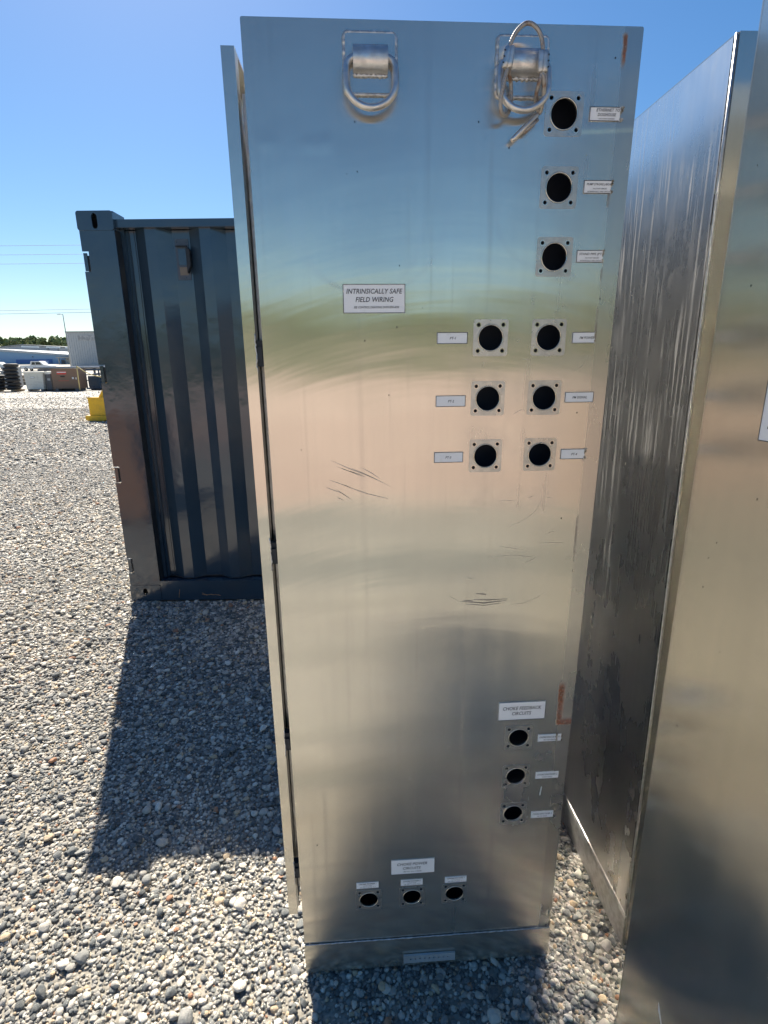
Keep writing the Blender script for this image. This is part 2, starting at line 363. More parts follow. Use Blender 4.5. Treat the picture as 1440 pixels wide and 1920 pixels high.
# gravel: real stones scattered where the ground is seen close
def stone_mesh(k):
    import bmesh
    bm = bmesh.new(); bmesh.ops.create_icosphere(bm, subdivisions=2 if k % 2 else 3, radius=1)
    rs = np.random.default_rng(100 + k)
    ax = np.array([1, rs.uniform(.68, .95), rs.uniform(.38, .64)])
    pl = [(rs.normal(size=3), rs.uniform(.62, .9)) for _ in range(9)]
    pl = [(p / np.linalg.norm(p), d) for p, d in pl]
    ph = rs.uniform(0, 6, 6)
    for v in bm.verts:
        p = np.array(v.co)
        for q, d in pl:
            t_ = p @ q
            if t_ > d: p = p - q * (t_ - d) * .88
        p *= 1 + .05 * math.sin(p[0] * 4 + ph[0]) * math.sin(p[1] * 5 + ph[1]) + .03 * math.sin(p[2] * 9 + ph[2])
        v.co = p * ax
    me = bpy.data.meshes.new('stone'); bm.to_mesh(me); bm.free()
    me.polygons.foreach_set('use_smooth', [True] * len(me.polygons)); me.materials.append(M['stone'])
    return me
n = NT('stone')
oi = n.n.new('ShaderNodeObjectInfo')
cs = n.cr(oi.outputs['Random'], STONES, True)
cs = n.mix(n.ramp(n.noise(2.2, 5, .7), .35, .7, 0, .45), cs, n.mix(.5, cs, (.55, .50, .43)))
cs = n.mix(n.ramp(n.noise(9, 4, .7), .55, .75, 0, .2), cs, (.2, .2, .2))
M['stone'] = n.set(Base_Color=cs, Roughness=n.ramp(n.noise(3), .3, .7, .6, .85), Normal=n.bump(n.noise(5, 6, .75), .0035, .8))
scol = bpy.data.collections.new('stone_kinds')
for k in range(10):
    o = bpy.data.objects.new('stone_kind', stone_mesh(k)); scol.objects.link(o)
pts = []; sc = []
def scatter(y0, y1, xl, xr, dens, rad, zoff=.2, seed=0):
    xs0 = min(xl(y0), xl(y1)); xs1 = max(xr(y0), xr(y1)); cnt = int((y1 - y0) * (xs1 - xs0) * dens)
    x = rng.uniform(xs0, xs1, cnt); y = rng.uniform(y0, y1, cnt)
    lo = np.array([xl(v) for v in y]); hi = np.array([xr(v) for v in y]); k_ = (x > lo) & (x < hi)
    x, y = x[k_], y[k_]; r = rad(len(x)); z = r * rng.uniform(zoff - .25, zoff + .5, len(x)) - .013
    # keep stones out from under the cabinets and the container
    inside = ((x > -.215) & (x < .445) & (y > 1.10 + (x + .22) * .06)) & (y < 2.08) | ((x > .675) & (y > 1.16)) | ((x > -1.77) & (y > 3.53) & (x < .6) & (y < 9.5))
    x, y, z, r = x[~inside], y[~inside], z[~inside], r[~inside]
    pts.append(np.stack([x, y, z], 1)); sc.append(r)
ln = lambda med, sg, lo, hi: (lambda k_: np.clip(rng.lognormal(math.log(med), sg, k_), lo, hi))
XL = lambda y: -.80 * y - .35
scatter(.45, 2.3, XL, lambda y: .80, 11000, ln(.0052, .3, .003, .009), .1)
scatter(.45, 2.3, XL, lambda y: .80, 3600, ln(.0068, .38, .0042, .0155), .25)
scatter(.45, 2.3, XL, lambda y: .80, 130, ln(.0150, .22, .011, .024), .3)
scatter(2.3, 4.2, XL, lambda y: -.15, 7000, ln(.0062, .3, .004, .011), .1)
scatter(2.3, 4.2, XL, lambda y: -.15, 2000, ln(.0095, .35, .006, .02), .3)
scatter(2.3, 4.2, XL, lambda y: -.15, 80, ln(.017, .2, .013, .026), .3)
scatter(4.2, 9, XL, lambda y: -.44 * y, 2600, ln(.010, .35, .006, .03), .2)
scatter(9, 14, XL, lambda y: -.44 * y, 700, ln(.016, .35, .008, .045), .2)
scatter(14, 22, XL, lambda y: -.44 * y, 220, ln(.020, .35, .012, .05), .2)
scatter(22, 30, XL, lambda y: -.5 * y, 60, ln(.022, .3, .015, .05), .2)
scatter(30, 37, XL, lambda y: -.5 * y, 18, ln(.022, .3, .015, .05), .2)
P = np.concatenate(pts); SC = np.concatenate(sc); N_ = len(P)
gm = bpy.data.meshes.new('gravel'); gm.vertices.add(N_); gm.vertices.foreach_set('co', P.astype(np.float32).ravel())
at = gm.attributes.new('size', 'FLOAT', 'POINT'); at.data.foreach_set('value', SC.astype(np.float32))
at = gm.attributes.new('turn', 'FLOAT_VECTOR', 'POINT'); tr = rng.uniform(0, 6.283, (N_, 3)); tr[:, :2] = rng.normal(0, .28, (N_, 2)); at.data.foreach_set('vector', tr.astype(np.float32).ravel())
at = gm.attributes.new('pick', 'INT', 'POINT'); at.data.foreach_set('value', rng.integers(0, 10, N_).astype(np.int32))
go = link('gravel', gm, 'stone'); tag(go, 'loose mixed grey, white and tan gravel stones', 'gravel', kind='stuff')
ng = bpy.data.node_groups.new('scatter', 'GeometryNodeTree')
ng.interface.new_socket('Geometry', in_out='INPUT', socket_type='NodeSocketGeometry'); ng.interface.new_socket('Geometry', in_out='OUTPUT', socket_type='NodeSocketGeometry')
gi = ng.nodes.new('NodeGroupInput'); gout = ng.nodes.new('NodeGroupOutput'); ip = ng.nodes.new('GeometryNodeInstanceOnPoints')
ci = ng.nodes.new('GeometryNodeCollectionInfo'); ci.inputs['Collection'].default_value = scol; ci.inputs['Separate Children'].default_value = True; ci.inputs['Reset Children'].default_value = True
def attr(nm, ty):
    a_ = ng.nodes.new('GeometryNodeInputNamedAttribute'); a_.data_type = ty; a_.inputs['Name'].default_value = nm
    return next(o_ for o_ in a_.outputs if o_.enabled and o_.name == 'Attribute')
ng.links.new(gi.outputs[0], ip.inputs['Points']); ng.links.new(ci.outputs[0], ip.inputs['Instance']); ip.inputs['Pick Instance'].default_value = True
ng.links.new(attr('pick', 'INT'), ip.inputs['Instance Index']); ng.links.new(attr('size', 'FLOAT'), ip.inputs['Scale'])
e2r = ng.nodes.new('FunctionNodeEulerToRotation'); ng.links.new(attr('turn', 'FLOAT_VECTOR'), e2r.inputs[0]); ng.links.new(e2r.outputs[0], ip.inputs['Rotation'])
ng.links.new(ip.outputs[0], gout.inputs[0])
md = go.modifiers.new('scatter', 'NODES'); md.node_group = ng

# ---------------------------------------------------------------- cabinet in the middle
YAW = R(3.5187)
def frame(o, origin, yaw, lean_back, lean_side):
    du = Vector((math.cos(yaw), math.sin(yaw), 0)); dv = Vector((lean_side, lean_back, 1))
    dv.normalize(); du = (du - dv * dv.dot(du)).normalized(); dy = dv.cross(du)
    mm = Matrix((du, dy, dv)).transposed().to_4x4(); mm.translation = origin; o.matrix_world = mm
CW, CH, CD = .6695, 2.140, 1.0
HOLES = [(.543, 2.0127), (.5437, 1.8998), (.5443, 1.7863), (.4316, 1.6447), (.5448, 1.6445), (.4314, 1.5308), (.5446, 1.5307),
         (.4317, 1.4164), (.5444, 1.4168), (.5432, .7278), (.5436, .6145), (.5434, .5), (.1747, .2447), (.2882, .2445), (.4013, .2465)]
HR, BO, BR = .0231, .0237, .0034
cab = empty('steel_cabinet', label='tall stainless steel cabinet with round cable cut-outs, printed labels and two lifting rings', cat='cabinet')
frame(cab, (-.22525, 1.09128, 0), YAW, -.02013, .0011)
holes = []
for x, z in HOLES:
    holes.append((x, z, HR)); holes += [(x + sx * BO, z + sz * BO, BR) for sx in (-1, 1) for sz in (-1, 1)]
link('front_panel', flat(rrect(0, CW, .1035, CH, .003, 2), holes, 0, .003), 'steel_front', cab)
bx('side_panel', 'steel_in', cab, 0, .003, .0032, CD, .0, CH - .0005)
bx('side_panel', 'steel_side', cab, CW - .003, CW, .0032, CD, .0, CH - .0005)
bx('back_panel', 'steel', cab, .0032, CW - .0032, CD - .003, CD, 0, CH - .004)
bx('top_panel', 'steel', cab, .0032, CW - .0032, .0035, CD - .0032, CH - .004, CH - .001)
bx('dark_sheet', 'inside', cab, .02, CW - .02, .075, .085, .03, CH - .03)  # dark sheet added to paint the unlit interior behind the cut-outs
# base skirt standing slightly proud under a welded ledge
sk = MB(); sk.box(-.0005, CW + .0005, -.003, .0, .0, .1005)
sk = sk.build('base_skirt', 'steel', cab)
rs = random.Random(9); q = [(CW * i / 90, -.0022, .1015 + rs.uniform(-.0006, .0006)) for i in range(91)]
MB().tube(q, [.0017 * rs.uniform(.8, 1.3) for _ in q], 6).build('weld_bead', 'weld', sk)
# earthing bar on the skirt with its row of holes
bh = [(.2665 + .0185 + k * .0128, .0305, .0027) for k in range(9)]
link('earth_bar', flat(rect(.2655, .4070, .0165, .0435), bh, -.0095, .005), 'lgrey', cab)
bx('bar_backing', 'inside', cab, .27, .402, -.0042, -.0032, .020, .040)
# connector flange ghosts, one per cut-out
for x, z in HOLES:
    hh = [(x, z, HR + .0022)] + [(x + sx * BO, z + sz * BO, BR + .0016) for sx in (-1, 1) for sz in (-1, 1)]
    o = link('connector_flange', flat(rrect(x - .0335, x + .0335, z - .0335, z + .0335, .005), hh, -.0007, .0006), 'ghost', cab)
    mb = MB()   # raw rim of the cut-out
    mb.tube([(x + (HR + .0008) * math.cos(2 * math.pi * k / 40), -.0004, z + (HR + .0008) * math.sin(2 * math.pi * k / 40)) for k in range(40)], .0011, 6, True)
    mb.build('rim', 'steel', o)
# labels
def plate(parent, x0, x1, z0, z1, lines, border=True, peel=0, y=-.0012, bw=.0011):
    """lines: (text, x0, x1, z0, z1) in fractions of the plate"""
    w, h_ = x1 - x0, z1 - z0
    if peel:
        rs = random.Random(int(x0 * 1e4 + z0 * 1e4)); k = 9
        o_ = [(x0, z0)] + [(x1 - w * peel * rs.uniform(.0, 1), z0 + h_ * i / (k - 1)) for i in range(k)] + [(x0, z1)]
    else: o_ = rect(x0, x1, z0, z1)
    p = link('label_plate', flat(o_, [], y, .0008), 'label', parent)
    if border:
        b = MB(); xr = x1 - (w * peel if peel else 0)
        b.box(x0, xr, y - .0004, y - .0001, z1 - bw, z1); b.box(x0, xr, y - .0004, y - .0001, z0, z0 + bw); b.box(x0, x0 + bw, y - .0004, y - .0001, z0 + bw, z1 - bw)
        if not peel: b.box(x1 - bw, x1, y - .0004, y - .0001, z0 + bw, z1 - bw)
        b.build('border', 'print', p)
    mes = [text_mesh(t, x0 + w * a, x0 + w * b_, z0 + h_ * c_, z0 + h_ * d, y - .0005) for t, a, b_, c_, d in lines]
    join_meshes('lettering', mes, 'print', p)
    if peel:
        rs = random.Random(5); mb = MB()
        for k in range(16):
            cx = x1 + rs.uniform(-.6, .5) * w * peel; cz = z0 + rs.random() * h_; s_ = rs.uniform(.0008, .0026)
            a0 = rs.random() * 3; q = [(cx + s_ * rs.uniform(.5, 1) * math.cos(a0 + j * 1.05), cz + s_ * 1.3 * rs.uniform(.5, 1) * math.sin(a0 + j * 1.05)) for j in range(6)]
            mb.prism(q, y - .0011, y - .0006)
        mb.build('residue', 'residue', p)['kind'] = 'stuff'
    return p
FS, IS = 'FACTORY SEALED', 'INTRINSICALLY SAFE CIRCUIT'
plate(cab, .588, .6455, 2.0025, 2.0240, [('ETHERNET TO', .2, .93, .66, .88), ('DOGHOUSE', .25, .82, .34, .56), (FS, .29, .78, .12, .21)], peel=.08)
plate(cab, .5885, .6405, 1.8905, 1.9118, [('PUMP STROKE J-BOX', .1, .97, .56, .78), (FS, .33, .82, .32, .42), (IS, .14, .96, .10, .2)], peel=.05)
plate(cab, .586, .6365, 1.7767, 1.7977, [('STAND PIPE (PT-', .09, .97, .54, .78), (FS, .32, .84, .32, .42), (IS, .14, .95, .10, .2)], peel=.05)
plate(cab, .1524, .2675, 1.6902, 1.7406, [('INTRINSICALLY SAFE', .055, .955, .67, .84), ('FIELD WIRING', .20, .81, .385, .56), ('SEE CONTROL DRAWING DHF01894-4030', .17, .90, .165, .245)])
plate(cab, .328, .3868, 1.6344, 1.6554, [('PT-1', .42, .62, .38, .6)])
plate(cab, .328, .3870, 1.5162, 1.5378, [('PT-2', .41, .61, .38, .6)])
plate(cab, .3265, .3857, 1.4045, 1.4260, [('PT-3', .39, .59, .38, .6)])
plate(cab, .591, .6362, 1.6333, 1.6540, [('FM POWER', .32, .95, .37, .6)], peel=.04)
plate(cab, .5865, .6448, 1.5207, 1.5412, [('FM SIGNAL', .26, .77, .37, .6)])
plate(cab, .5873, .6390, 1.4062, 1.4272, [('PT-4', .43, .67, .37, .6)], peel=.06)
plate(cab, .490, .6028, .7795, .8286, [('CHOKE FEEDBACK', .09, .91, .56, .75), ('CIRCUITS', .29, .70, .27, .46)], bw=.0009)
plate(cab, .591, .6365, .7140, .7333, [('CHOKE ENCODE', .06, .98, .50, .76), (FS, .30, .94, .16, .32)], False, peel=.07)
plate(cab, .6395, .6490, .7142, .7330, [('R 1', .15, .85, .50, .76)], False, peel=.1)
plate(cab, .5932, .6505, .6040, .6233, [('CHOKE ENCODER 2', .06, .94, .50, .76), (FS, .28, .72, .16, .32)], False)
plate(cab, .5901, .6468, .4823, .5019, [('CHOKE ENCODER 3', .06, .94, .50, .76), (FS, .28, .72, .16, .32)], False)
plate(cab, .2334, .3460, .3254, .3730, [('CHOKE POWER', .14, .83, .60, .78), ('CIRCUITS', .27, .68, .32, .49), ('480 VAC, 30 A, 3 PHASE', .28, .70, .12, .2)], bw=.0006)
for k, x in enumerate((.1433, .2585, .3742)):
    plate(cab, x, x + .0572, .2857, .3050, [('CHOKE POWER %d' % (k + 1), .10, .90, .64, .88), (FS, .3, .7, .38, .50), ('480 VAC, 3 PHASE, 30 A', .14, .88, .12, .24)], False)
# rub marks left by straps and tools: shallow smears of dark residue on the face
n = NT('rub_mark'); M['rub'] = n.set(Base_Color=n.mix(n.noise(90, 3), (.36, .335, .31), (.50, .47, .44)), Metallic=.9, Roughness=.36)
STROKES = [[(0.1186, 1.4131), (0.1543, 1.3954), (0.1958, 1.3784), (0.2379, 1.3568)], [(0.1413, 1.3957), (0.1698, 1.3854), (0.1879, 1.378)], [(0.1805, 1.3969), (0.1986, 1.3858), (0.2168, 1.3736)], [(0.1296, 1.4013), (0.1594, 1.3883), (0.1801, 1.3787)], [(0.1596, 1.3963), (0.1854, 1.3834), (0.2115, 1.3704)], [(0.1145, 1.3733), (0.1429, 1.3619), (0.1794, 1.3457)], [(0.1269, 1.3541), (0.1423, 1.3418), (0.1579, 1.3315)], [(0.1061, 1.359), (0.1242, 1.3515), (0.1424, 1.3445)], [(0.1289, 1.3366), (0.1419, 1.3303)], [(0.1794, 1.3463), (0.2058, 1.339), (0.2334, 1.3317)], [(0.1377, 1.3647), (0.1585, 1.3555)], [(0.1637, 1.3532), (0.1952, 1.3404)], [(0.3905, 1.0938), (0.4428, 1.0867), (0.4948, 1.0921)], [(0.4023, 1.0871), (0.443, 1.0817), (0.4835, 1.0863)], [(0.4193, 1.0971), (0.4541, 1.0938), (0.4975, 1.0958)], [(0.3962, 1.0961), (0.4194, 1.0939)], [(0.4245, 1.1106), (0.4477, 1.1078)], [(0.5013, 1.0812), (0.5362, 1.0841), (0.5814, 1.1062)], [(0.3614, 1.1087), (0.3906, 1.0926)], [(0.5565, 1.3208), (0.5445, 1.2956), (0.5153, 1.2736)], [(0.5153, 1.2736), (0.4906, 1.2657)], [(0.5707, 1.2446), (0.59, 1.251)], [(0.6184, 1.186), (0.6325, 1.1891)], [(0.455, 1.1964), (0.5059, 1.1977), (0.5577, 1.1911)], [(0.5271, 1.1789), (0.552, 1.1901)], [(0.4707, 1.2196), (0.5279, 1.2088)], [(0.5645, 1.3251), (0.5757, 1.3242)], [(0.4002, 1.1502), (0.4203, 1.1446)], [(0.5257, 1.3261), (0.5366, 1.3281)], [(0.4682, 1.3204), (0.4985, 1.3207)], [(0.561, 1.2237), (0.6122, 1.2239)], [(0.5483, 1.686), (0.5632, 1.6938)], [(0.6024, 1.5793), (0.6173, 1.5917), (0.626, 1.6117)], [(0.4967, 1.605), (0.5106, 1.6034)], [(0.4846, 1.4995), (0.5056, 1.5104)], [(0.6443, 1.5114), (0.6503, 1.5061)]]
mb = MB(); rs = random.Random(12)
for i_, st in enumerate(STROKES):
    wd = (.0022 if i_ < 12 else .0034 if i_ < 17 else .0013) * rs.uniform(.5, 1.1)
    for rep in range(2 if i_ < 17 else 1):
        oz = rs.uniform(-.0018, .0018) * (rep > 0); k_ = len(st)
        q_ = [(a_, b_ + oz) for a_, b_ in st]; fine_ = []
        for (a0, b0), (a1, b1) in zip(q_, q_[1:]):
            fine_ += [(a0 + (a1 - a0) * t, b0 + (b1 - b0) * t) for t in (0, .25, .5, .75)]
        fine_.append(q_[-1]); L_ = len(fine_)
        up_ = [(a_, b_ + wd * math.sin(math.pi * (j + .3) / (L_ - .4)) * rs.uniform(.5, 1)) for j, (a_, b_) in enumerate(fine_)]
        mb.prism(fine_ + up_[::-1], -.00025, -.00005)
mb.build('rub_mark', 'rub', cab)['kind'] = 'stuff'
mb = MB(); rs = random.Random(31)
for _ in range(30):
    x_, z_, s_ = rs.uniform(.02, CW - .02), rs.choice([rs.uniform(.2, 2.1), rs.uniform(1.4, 2.1)]), rs.uniform(.0006, .0017)
    if any(abs(x_ - a_) < .04 and abs(z_ - b_) < .04 for a_, b_ in HOLES): continue
    mb.prism([(x_ + s_ * math.cos(j * 1.05) * rs.uniform(.5, 1), z_ + s_ * 1.6 * math.sin(j * 1.05) * rs.uniform(.5, 1)) for j in range(6)], -.0003, -.00005)
mb.build('pit_mark', 'contdark', cab)['kind'] = 'stuff'
# paint drip below the encoder labels
MB().prism([(.607, .552), (.6095, .552), (.612, .577), (.6100, .578)], -.0006, -.0001).build('paint_fleck', 'white', cab)

# lifting rings
UC, VC = .2255, 1.60            # foot of the eye on the face: parts standing proud are seen shifted away from it
def smooth2(p, k=4):
    o_ = []
    for i in range(len(p) - 1):
        a, b, c_, d = [Vector(q) for q in (p[max(0, i - 1)], p[i], p[i + 1], p[min(len(p) - 1, i + 2)])]
        for j in range(k):
            t = j / k; o_.append(tuple(.5 * ((2 * b) + (c_ - a) * t + (2 * a - 5 * b + 4 * c_ - d) * t * t + (3 * b - a - 3 * c_ + d) * t ** 3)))
    return o_ + [p[-1]]
def lug(x, swing=0.0, mirror=1):
    g = bpy.data.objects.new('lifting_lug', None); COL.objects.link(g); g.parent = cab; g.location = (x, 0, 2.0765)
    # backing plate and its weld
    link('backing_plate', flat(rrect(-.041, .041, -.040, .043, .004), [], -.0050, .005), 'steel', g)
    rs = random.Random(3 + int(x * 100)); mb = MB(); pr = rrect(-.0425, .0425, -.0415, .0445, .006, 3); path = []
    for (ax_, az), (bx_, bz) in zip(pr, pr[1:] + pr[:1]):
        L_ = math.hypot(bx_ - ax_, bz - az); k_ = max(1, int(L_ / .0022))
        path += [(ax_ + (bx_ - ax_) * i / k_, -.0018, az + (bz - az) * i / k_) for i in range(k_)]
    mb.tube(path, [.0031 * rs.uniform(.72, 1.25) for _ in path], 6, True); mb.build('weld_bead', 'weld', g)
    # bent strap clip that holds the ring: outline in y,z extruded along x
    o_ = [(-.005, .0255), (-.0105, .0250), (-.0165, .0225), (-.0215, .018), (-.0245, .011), (-.0250, .003), (-.0235, -.004), (-.0200, -.0095), (-.0145, -.0130), (-.0050, -.0150)]
    so_ = smooth2(o_); L_ = len(so_); cl = MB()
    for xs in (-.0285, .0285): cl.add([(xs, a, b) for a, b in so_], [tuple(range(L_)) if xs > 0 else tuple(range(L_ - 1, -1, -1))])
    cl.add([(xs, a, b) for xs in (-.0285, .0285) for a, b in so_], [(i, i + 1, i + 1 + L_, i + L_) for i in range(L_ - 1)], True)
    cl.build('clip', 'cast', g)
    mb = MB(); q = [(-.0285 + .057 * i / 22, -.0062, -.0165 + .0010 * math.sin(i * 2.1)) for i in range(23)]
    mb.tube(q, [.0026 * rs.uniform(.6, 1.4) for _ in q], 6); mb.build('weld_bead', 'weld', g)
    # D-shaped ring, hanging and leaning a little off the wall
    pts = []; rw, top, tilt = .0405, .006, .10
    def P3(a, b):  # a across, b down the ring
        return (a, -.0145 - .010 * math.sin(min(1, b / .07) * 1.4) * 1.0, top - b)
    seq = [(-.024, 0), (0, 0), (.024, 0)] + [(.024 + .0165 * math.sin(R(t)), .0165 * (1 - math.cos(R(t)))) for t in (20, 45, 70, 90)]
    seq += [(rw, .026), (rw, .034)] + [(rw * math.cos(R(t)), .038 + .036 * math.sin(R(t))) for t in range(5, 180, 10)] + [(-rw, .034), (-rw, .026)]
    seq += [(-.024 - .0165 * math.sin(R(t)), .0165 * (1 - math.cos(R(t)))) for t in (90, 70, 45, 20)]
    MB().tube([P3(a, b) for a, b in seq], .0056, 12, True).build('ring', 'cast', g)
    return g
lug(.2085); lug(.4640)

# door pan standing off the left side of the cabinet
DY = .006
dm = MB(); dm.box(-.0355, -.0330, DY, CD - .05, .205, 2.103); dm.box(-.0330, -.0135, DY, DY + .0025, .205, 2.103)
dm.box(-.0330, -.0135, DY + .0026, CD - .05, 2.1005, 2.103); dm.box(-.0330, -.0135, DY + .0026, CD - .05, .205, .2075)
dm.box(-.0160, -.0135, DY + .0026, DY + .030, .2076, 2.1004)
door = dm.build('side_door', 'steel', cab)
bx('gasket', 'cast', door, -.0134, -.004, .055, CD - .1, .24, 2.055)
for z in (1.62, 1.215, .74, .345):
    l_ = MB(); l_.box(-.0134, -.0005, .012, .030, z - .024, z + .024); l_.box(-.0125, -.0030, .007, .012, z - .012, z + .012)
    l_ = l_.build('hinge', 'contdark', door)
    rs = random.Random(int(z * 90)); w_ = MB(); pth = [(-.0138 + rs.uniform(-.0012, .0012), DY - .0005, z - .036 + .072 * i / 18) for i in range(19)]
    w_.tube(pth, [rs.uniform(.0006, .0017) for _ in pth], 5); w_.build('weld_bead', 'weld', l_)

# wire rope lanyard hooked through the right ring (rests on the ring: a thing of its own)
lan = empty('wire_rope_lanyard', label='wire rope lanyard with crimped sleeves looped through the right lifting ring', cat='wire rope')
lan.matrix_world = cab.matrix_world.copy()
def F(u, v, d):  # a point d metres in front of the face that is seen over the face point (u, v)
    k = 1 - d / 1.10; return (UC + (u - UC) * k, -d, VC + (v - VC) * k)
def smooth(p, k=6):
    p = [Vector(q) for q in p]; o_ = []
    for i in range(len(p) - 1):
        a, b, c_, d = p[max(0, i - 1)], p[i], p[i + 1], p[min(len(p) - 1, i + 2)]
        for j in range(k):
            t = j / k; o_.append(.5 * ((2 * b) + (c_ - a) * t + (2 * a - 5 * b + 4 * c_ - d) * t * t + (3 * b - a - 3 * c_ + d) * t ** 3))
    return o_ + [p[-1]]
MB().tube(smooth([F(*q) for q in [(.4375, 2.098, .036), (.4425, 2.117, .038), (.4520, 2.1315, .038), (.4655, 2.1405, .038), (.4790, 2.1380, .038), (.4900, 2.1270, .037), (.4955, 2.1110, .036), (.4965, 2.098, .036)]]), .0034, 9).build('top_loop', 'rope', lan)
MB().tube(smooth([F(*q) for q in [(.4385, 2.081, .036), (.4345, 2.066, .037), (.4300, 2.045, .036), (.4285, 2.027, .033), (.4315, 2.0135, .028), (.4385, 2.0095, .022), (.4445, 2.0150, .016), (.4475, 2.030, .012), (.4465, 2.052, .014), (.4425, 2.070, .024), (.4395, 2.082, .034)]]), .0034, 9).build('left_eye', 'rope', lan)
MB().tube(smooth([F(*q) for q in [(.4965, 2.074, .036), (.4935, 2.058, .035), (.4905, 2.042, .024), (.4925, 2.026, .012), (.4985, 2.014, .011), (.5020, 2.022, .016), (.5035, 2.045, .028), (.5010, 2.062, .036), (.4985, 2.074, .037)]]), .0034, 9).build('right_eye', 'rope', lan)
def sleeve(a, b, c_):
    mb = MB(); A, B = Vector(F(*a)), Vector(F(*b))
    q = [A + (B - A) * t for t in (0, .06, .3, .7, .94, 1)]
    m1 = MB(); off = Vector((.0033, 0, 0)); rr = [.0040, .0052, .0054, .0054, .0052, .0040]
    m1.tube([p - off for p in q], rr, 12); m1.tube([p + off for p in q], rr, 12)
    o_ = m1.build('sleeve', 'cast', lan)
    for k in range(3):
        p = A + (B - A) * (.22 + .28 * k) + Vector((c_ * .0075, -.0035, 0)); MB().tube([p, p + Vector((c_ * .0016, -.0012, 0))], .0011, 6).build('crimp', 'contdark', o_)
sleeve((.4405, 2.1085, .037), (.4365, 2.0775, .037), -1); sleeve((.4975, 2.1035, .037), (.4980, 2.0725, .037), 1)
# the toggle pin that hangs behind the ring
tg = MB(); a, b = Vector(F(.4960, 2.0120, .012)), Vector(F(.4525, 1.9715, .012))
tg.tube([a, a + (b - a) * .05, a + (b - a) * .93, b], [.003, .0044, .0044, .0030], 10); tg = tg.build('toggle_pin', 'cast', lan)
a2 = a + (b - a) * .12 + Vector((.006, -.001, -.003)); b2 = a + (b - a) * .62 + Vector((.0045, 0, -.003))
MB().tube([a2, b2], .0028, 8).build('keeper', 'rope', tg)

# ---------------------------------------------------------------- second cabinet, its scratched side towards us
cb2 = empty('steel_cabinet', label='stainless steel cabinet to the right seen along its scratched dark side', cat='cabinet')
frame(cb2, (.66476, 1.15189, 0), R(3.56), 0, -.01153)
W2, H2, D2 = .67, 2.1635, 1.7
bx('side_panel', 'steel_side', cb2, 0, .003, .012, D2, .105, H2 - .003)
bx('side_panel', 'steel', cb2, W2 - .003, W2, .004, D2, .0, H2 - .003)
bx('front_panel', 'steel', cb2, .0035, W2, 0, .003, .0, H2)
bx('back_panel', 'steel', cb2, .0035, W2 - .0035, D2 - .003, D2, .0, H2 - .004)
bx('top_panel', 'steel', cb2, .0, W2, .0035, D2, H2 - .0028, H2 - .0005)
mb = MB(); mb.tube([(.001, .0045, z) for z in np.linspace(.1, H2 - .001, 12)], .0030, 8); mb.build('corner_weld', 'cast', cb2)
mb = MB(); mb.prism([(-.0050, .0), (.0, .0), (.0, .1060), (-.0008, .1060), (-.0050, .0960)], .0, D2); mb.build('base_skirt', 'cast', cb2)
MB().box(-.001, .0, .4, .93, .001, .02).build('stiffener', 'steel', cb2)

# ---------------------------------------------------------------- third cabinet, nearest on the right
cb3 = empty('steel_cabinet', label='nearest stainless steel cabinet cut off by the right edge of the photo', cat='cabinet')
frame(cb3, (.5565, .95, 0), R(7.0) , 0, 0)
W3, D3, H3 = .70, .62, 2.16
# local x goes right, local y goes towards the far side; this one extends towards the camera (negative y)
bx('side_panel', 'steel_near', cb3, 0, .003, -D3, -.0035, .0, H3)
bx('back_panel', 'steel', cb3, .0, W3, -.003, .0, .0, H3)
bx('side_panel', 'steel', cb3, W3 - .003, W3, -D3, -.0035, .0, H3)
bx('front_panel', 'steel', cb3, .0035, W3 - .0035, -D3, -D3 + .003, .0, H3)
bx('top_panel', 'steel', cb3, .0035, W3 - .0035, -D3 + .0035, -.0035, H3 - .003, H3)
p = plate(cb3, .1285, .2700, 1.4805, 1.605, [('INTRINSICALLY SAFE', .10, .93, .15, .25), ('FIELD WIRING', .12, .80, .40, .52), ('NO.', .12, .24, .66, .76)], bw=.0013)
p.rotation_euler = (0, 0, R(-90))
mb = MB(); mb.tube([(-.0003, -.1226, .285), (-.0003, -.128, .27), (-.0003, -.146, .235)], [.0006, .0016, .0005], 5); mb.build('scratch_mark', 'white', cb3)

# ---------------------------------------------------------------- shipping container behind
con = empty('shipping_container', (-1.787, 3.518, 0), label='dark slate blue steel shipping container with corrugated end wall', cat='container')
CX, CY_, CZ = 2.438, 6.06, 2.478
def casting(x, y, z, left):
    t = CZ if z else .1175
    b = t - (.105 if z else .1165)
    hx = x + (.106 if left else .108)
    hz = (b + .050) if z else (b + .068)
    oval = [(hx + .0165 * math.cos(R(a)), hz + (.020 if z else .0) * (1 if math.sin(R(a)) > 0 else -1) + (.022 if z else .026) * math.sin(R(a))) for a in range(0, 360, 15)]
    o = link('corner_casting', flat(rrect(x, x + .214, b, t, .014, 4), [oval], y, .011), 'cont', con)
    MB().box(x + .002, x + .012, y + .0112, y + .16, b + .001, t - .014).build('cheek', 'cont', o)
    MB().box(x + .203, x + .214, y + .0112, y + .16, b + .001, t - .001).build('cheek', 'cont', o)
    MB().box(x + .0122, x + .2028, y + .0112, y + .16, t - .012 if z else t - .012, t - .001).build('cap', 'cont', o)
    MB().box(x + .0122, x + .2028, y + .12, y + .13, b + .002, t - .0125).build('web', 'contdark', o)
for z in (0, 1):
    casting(0, 0, z, True); casting(CX - .214, 0, z, False)
NOT = [2.205, 1.553, .905, .262]
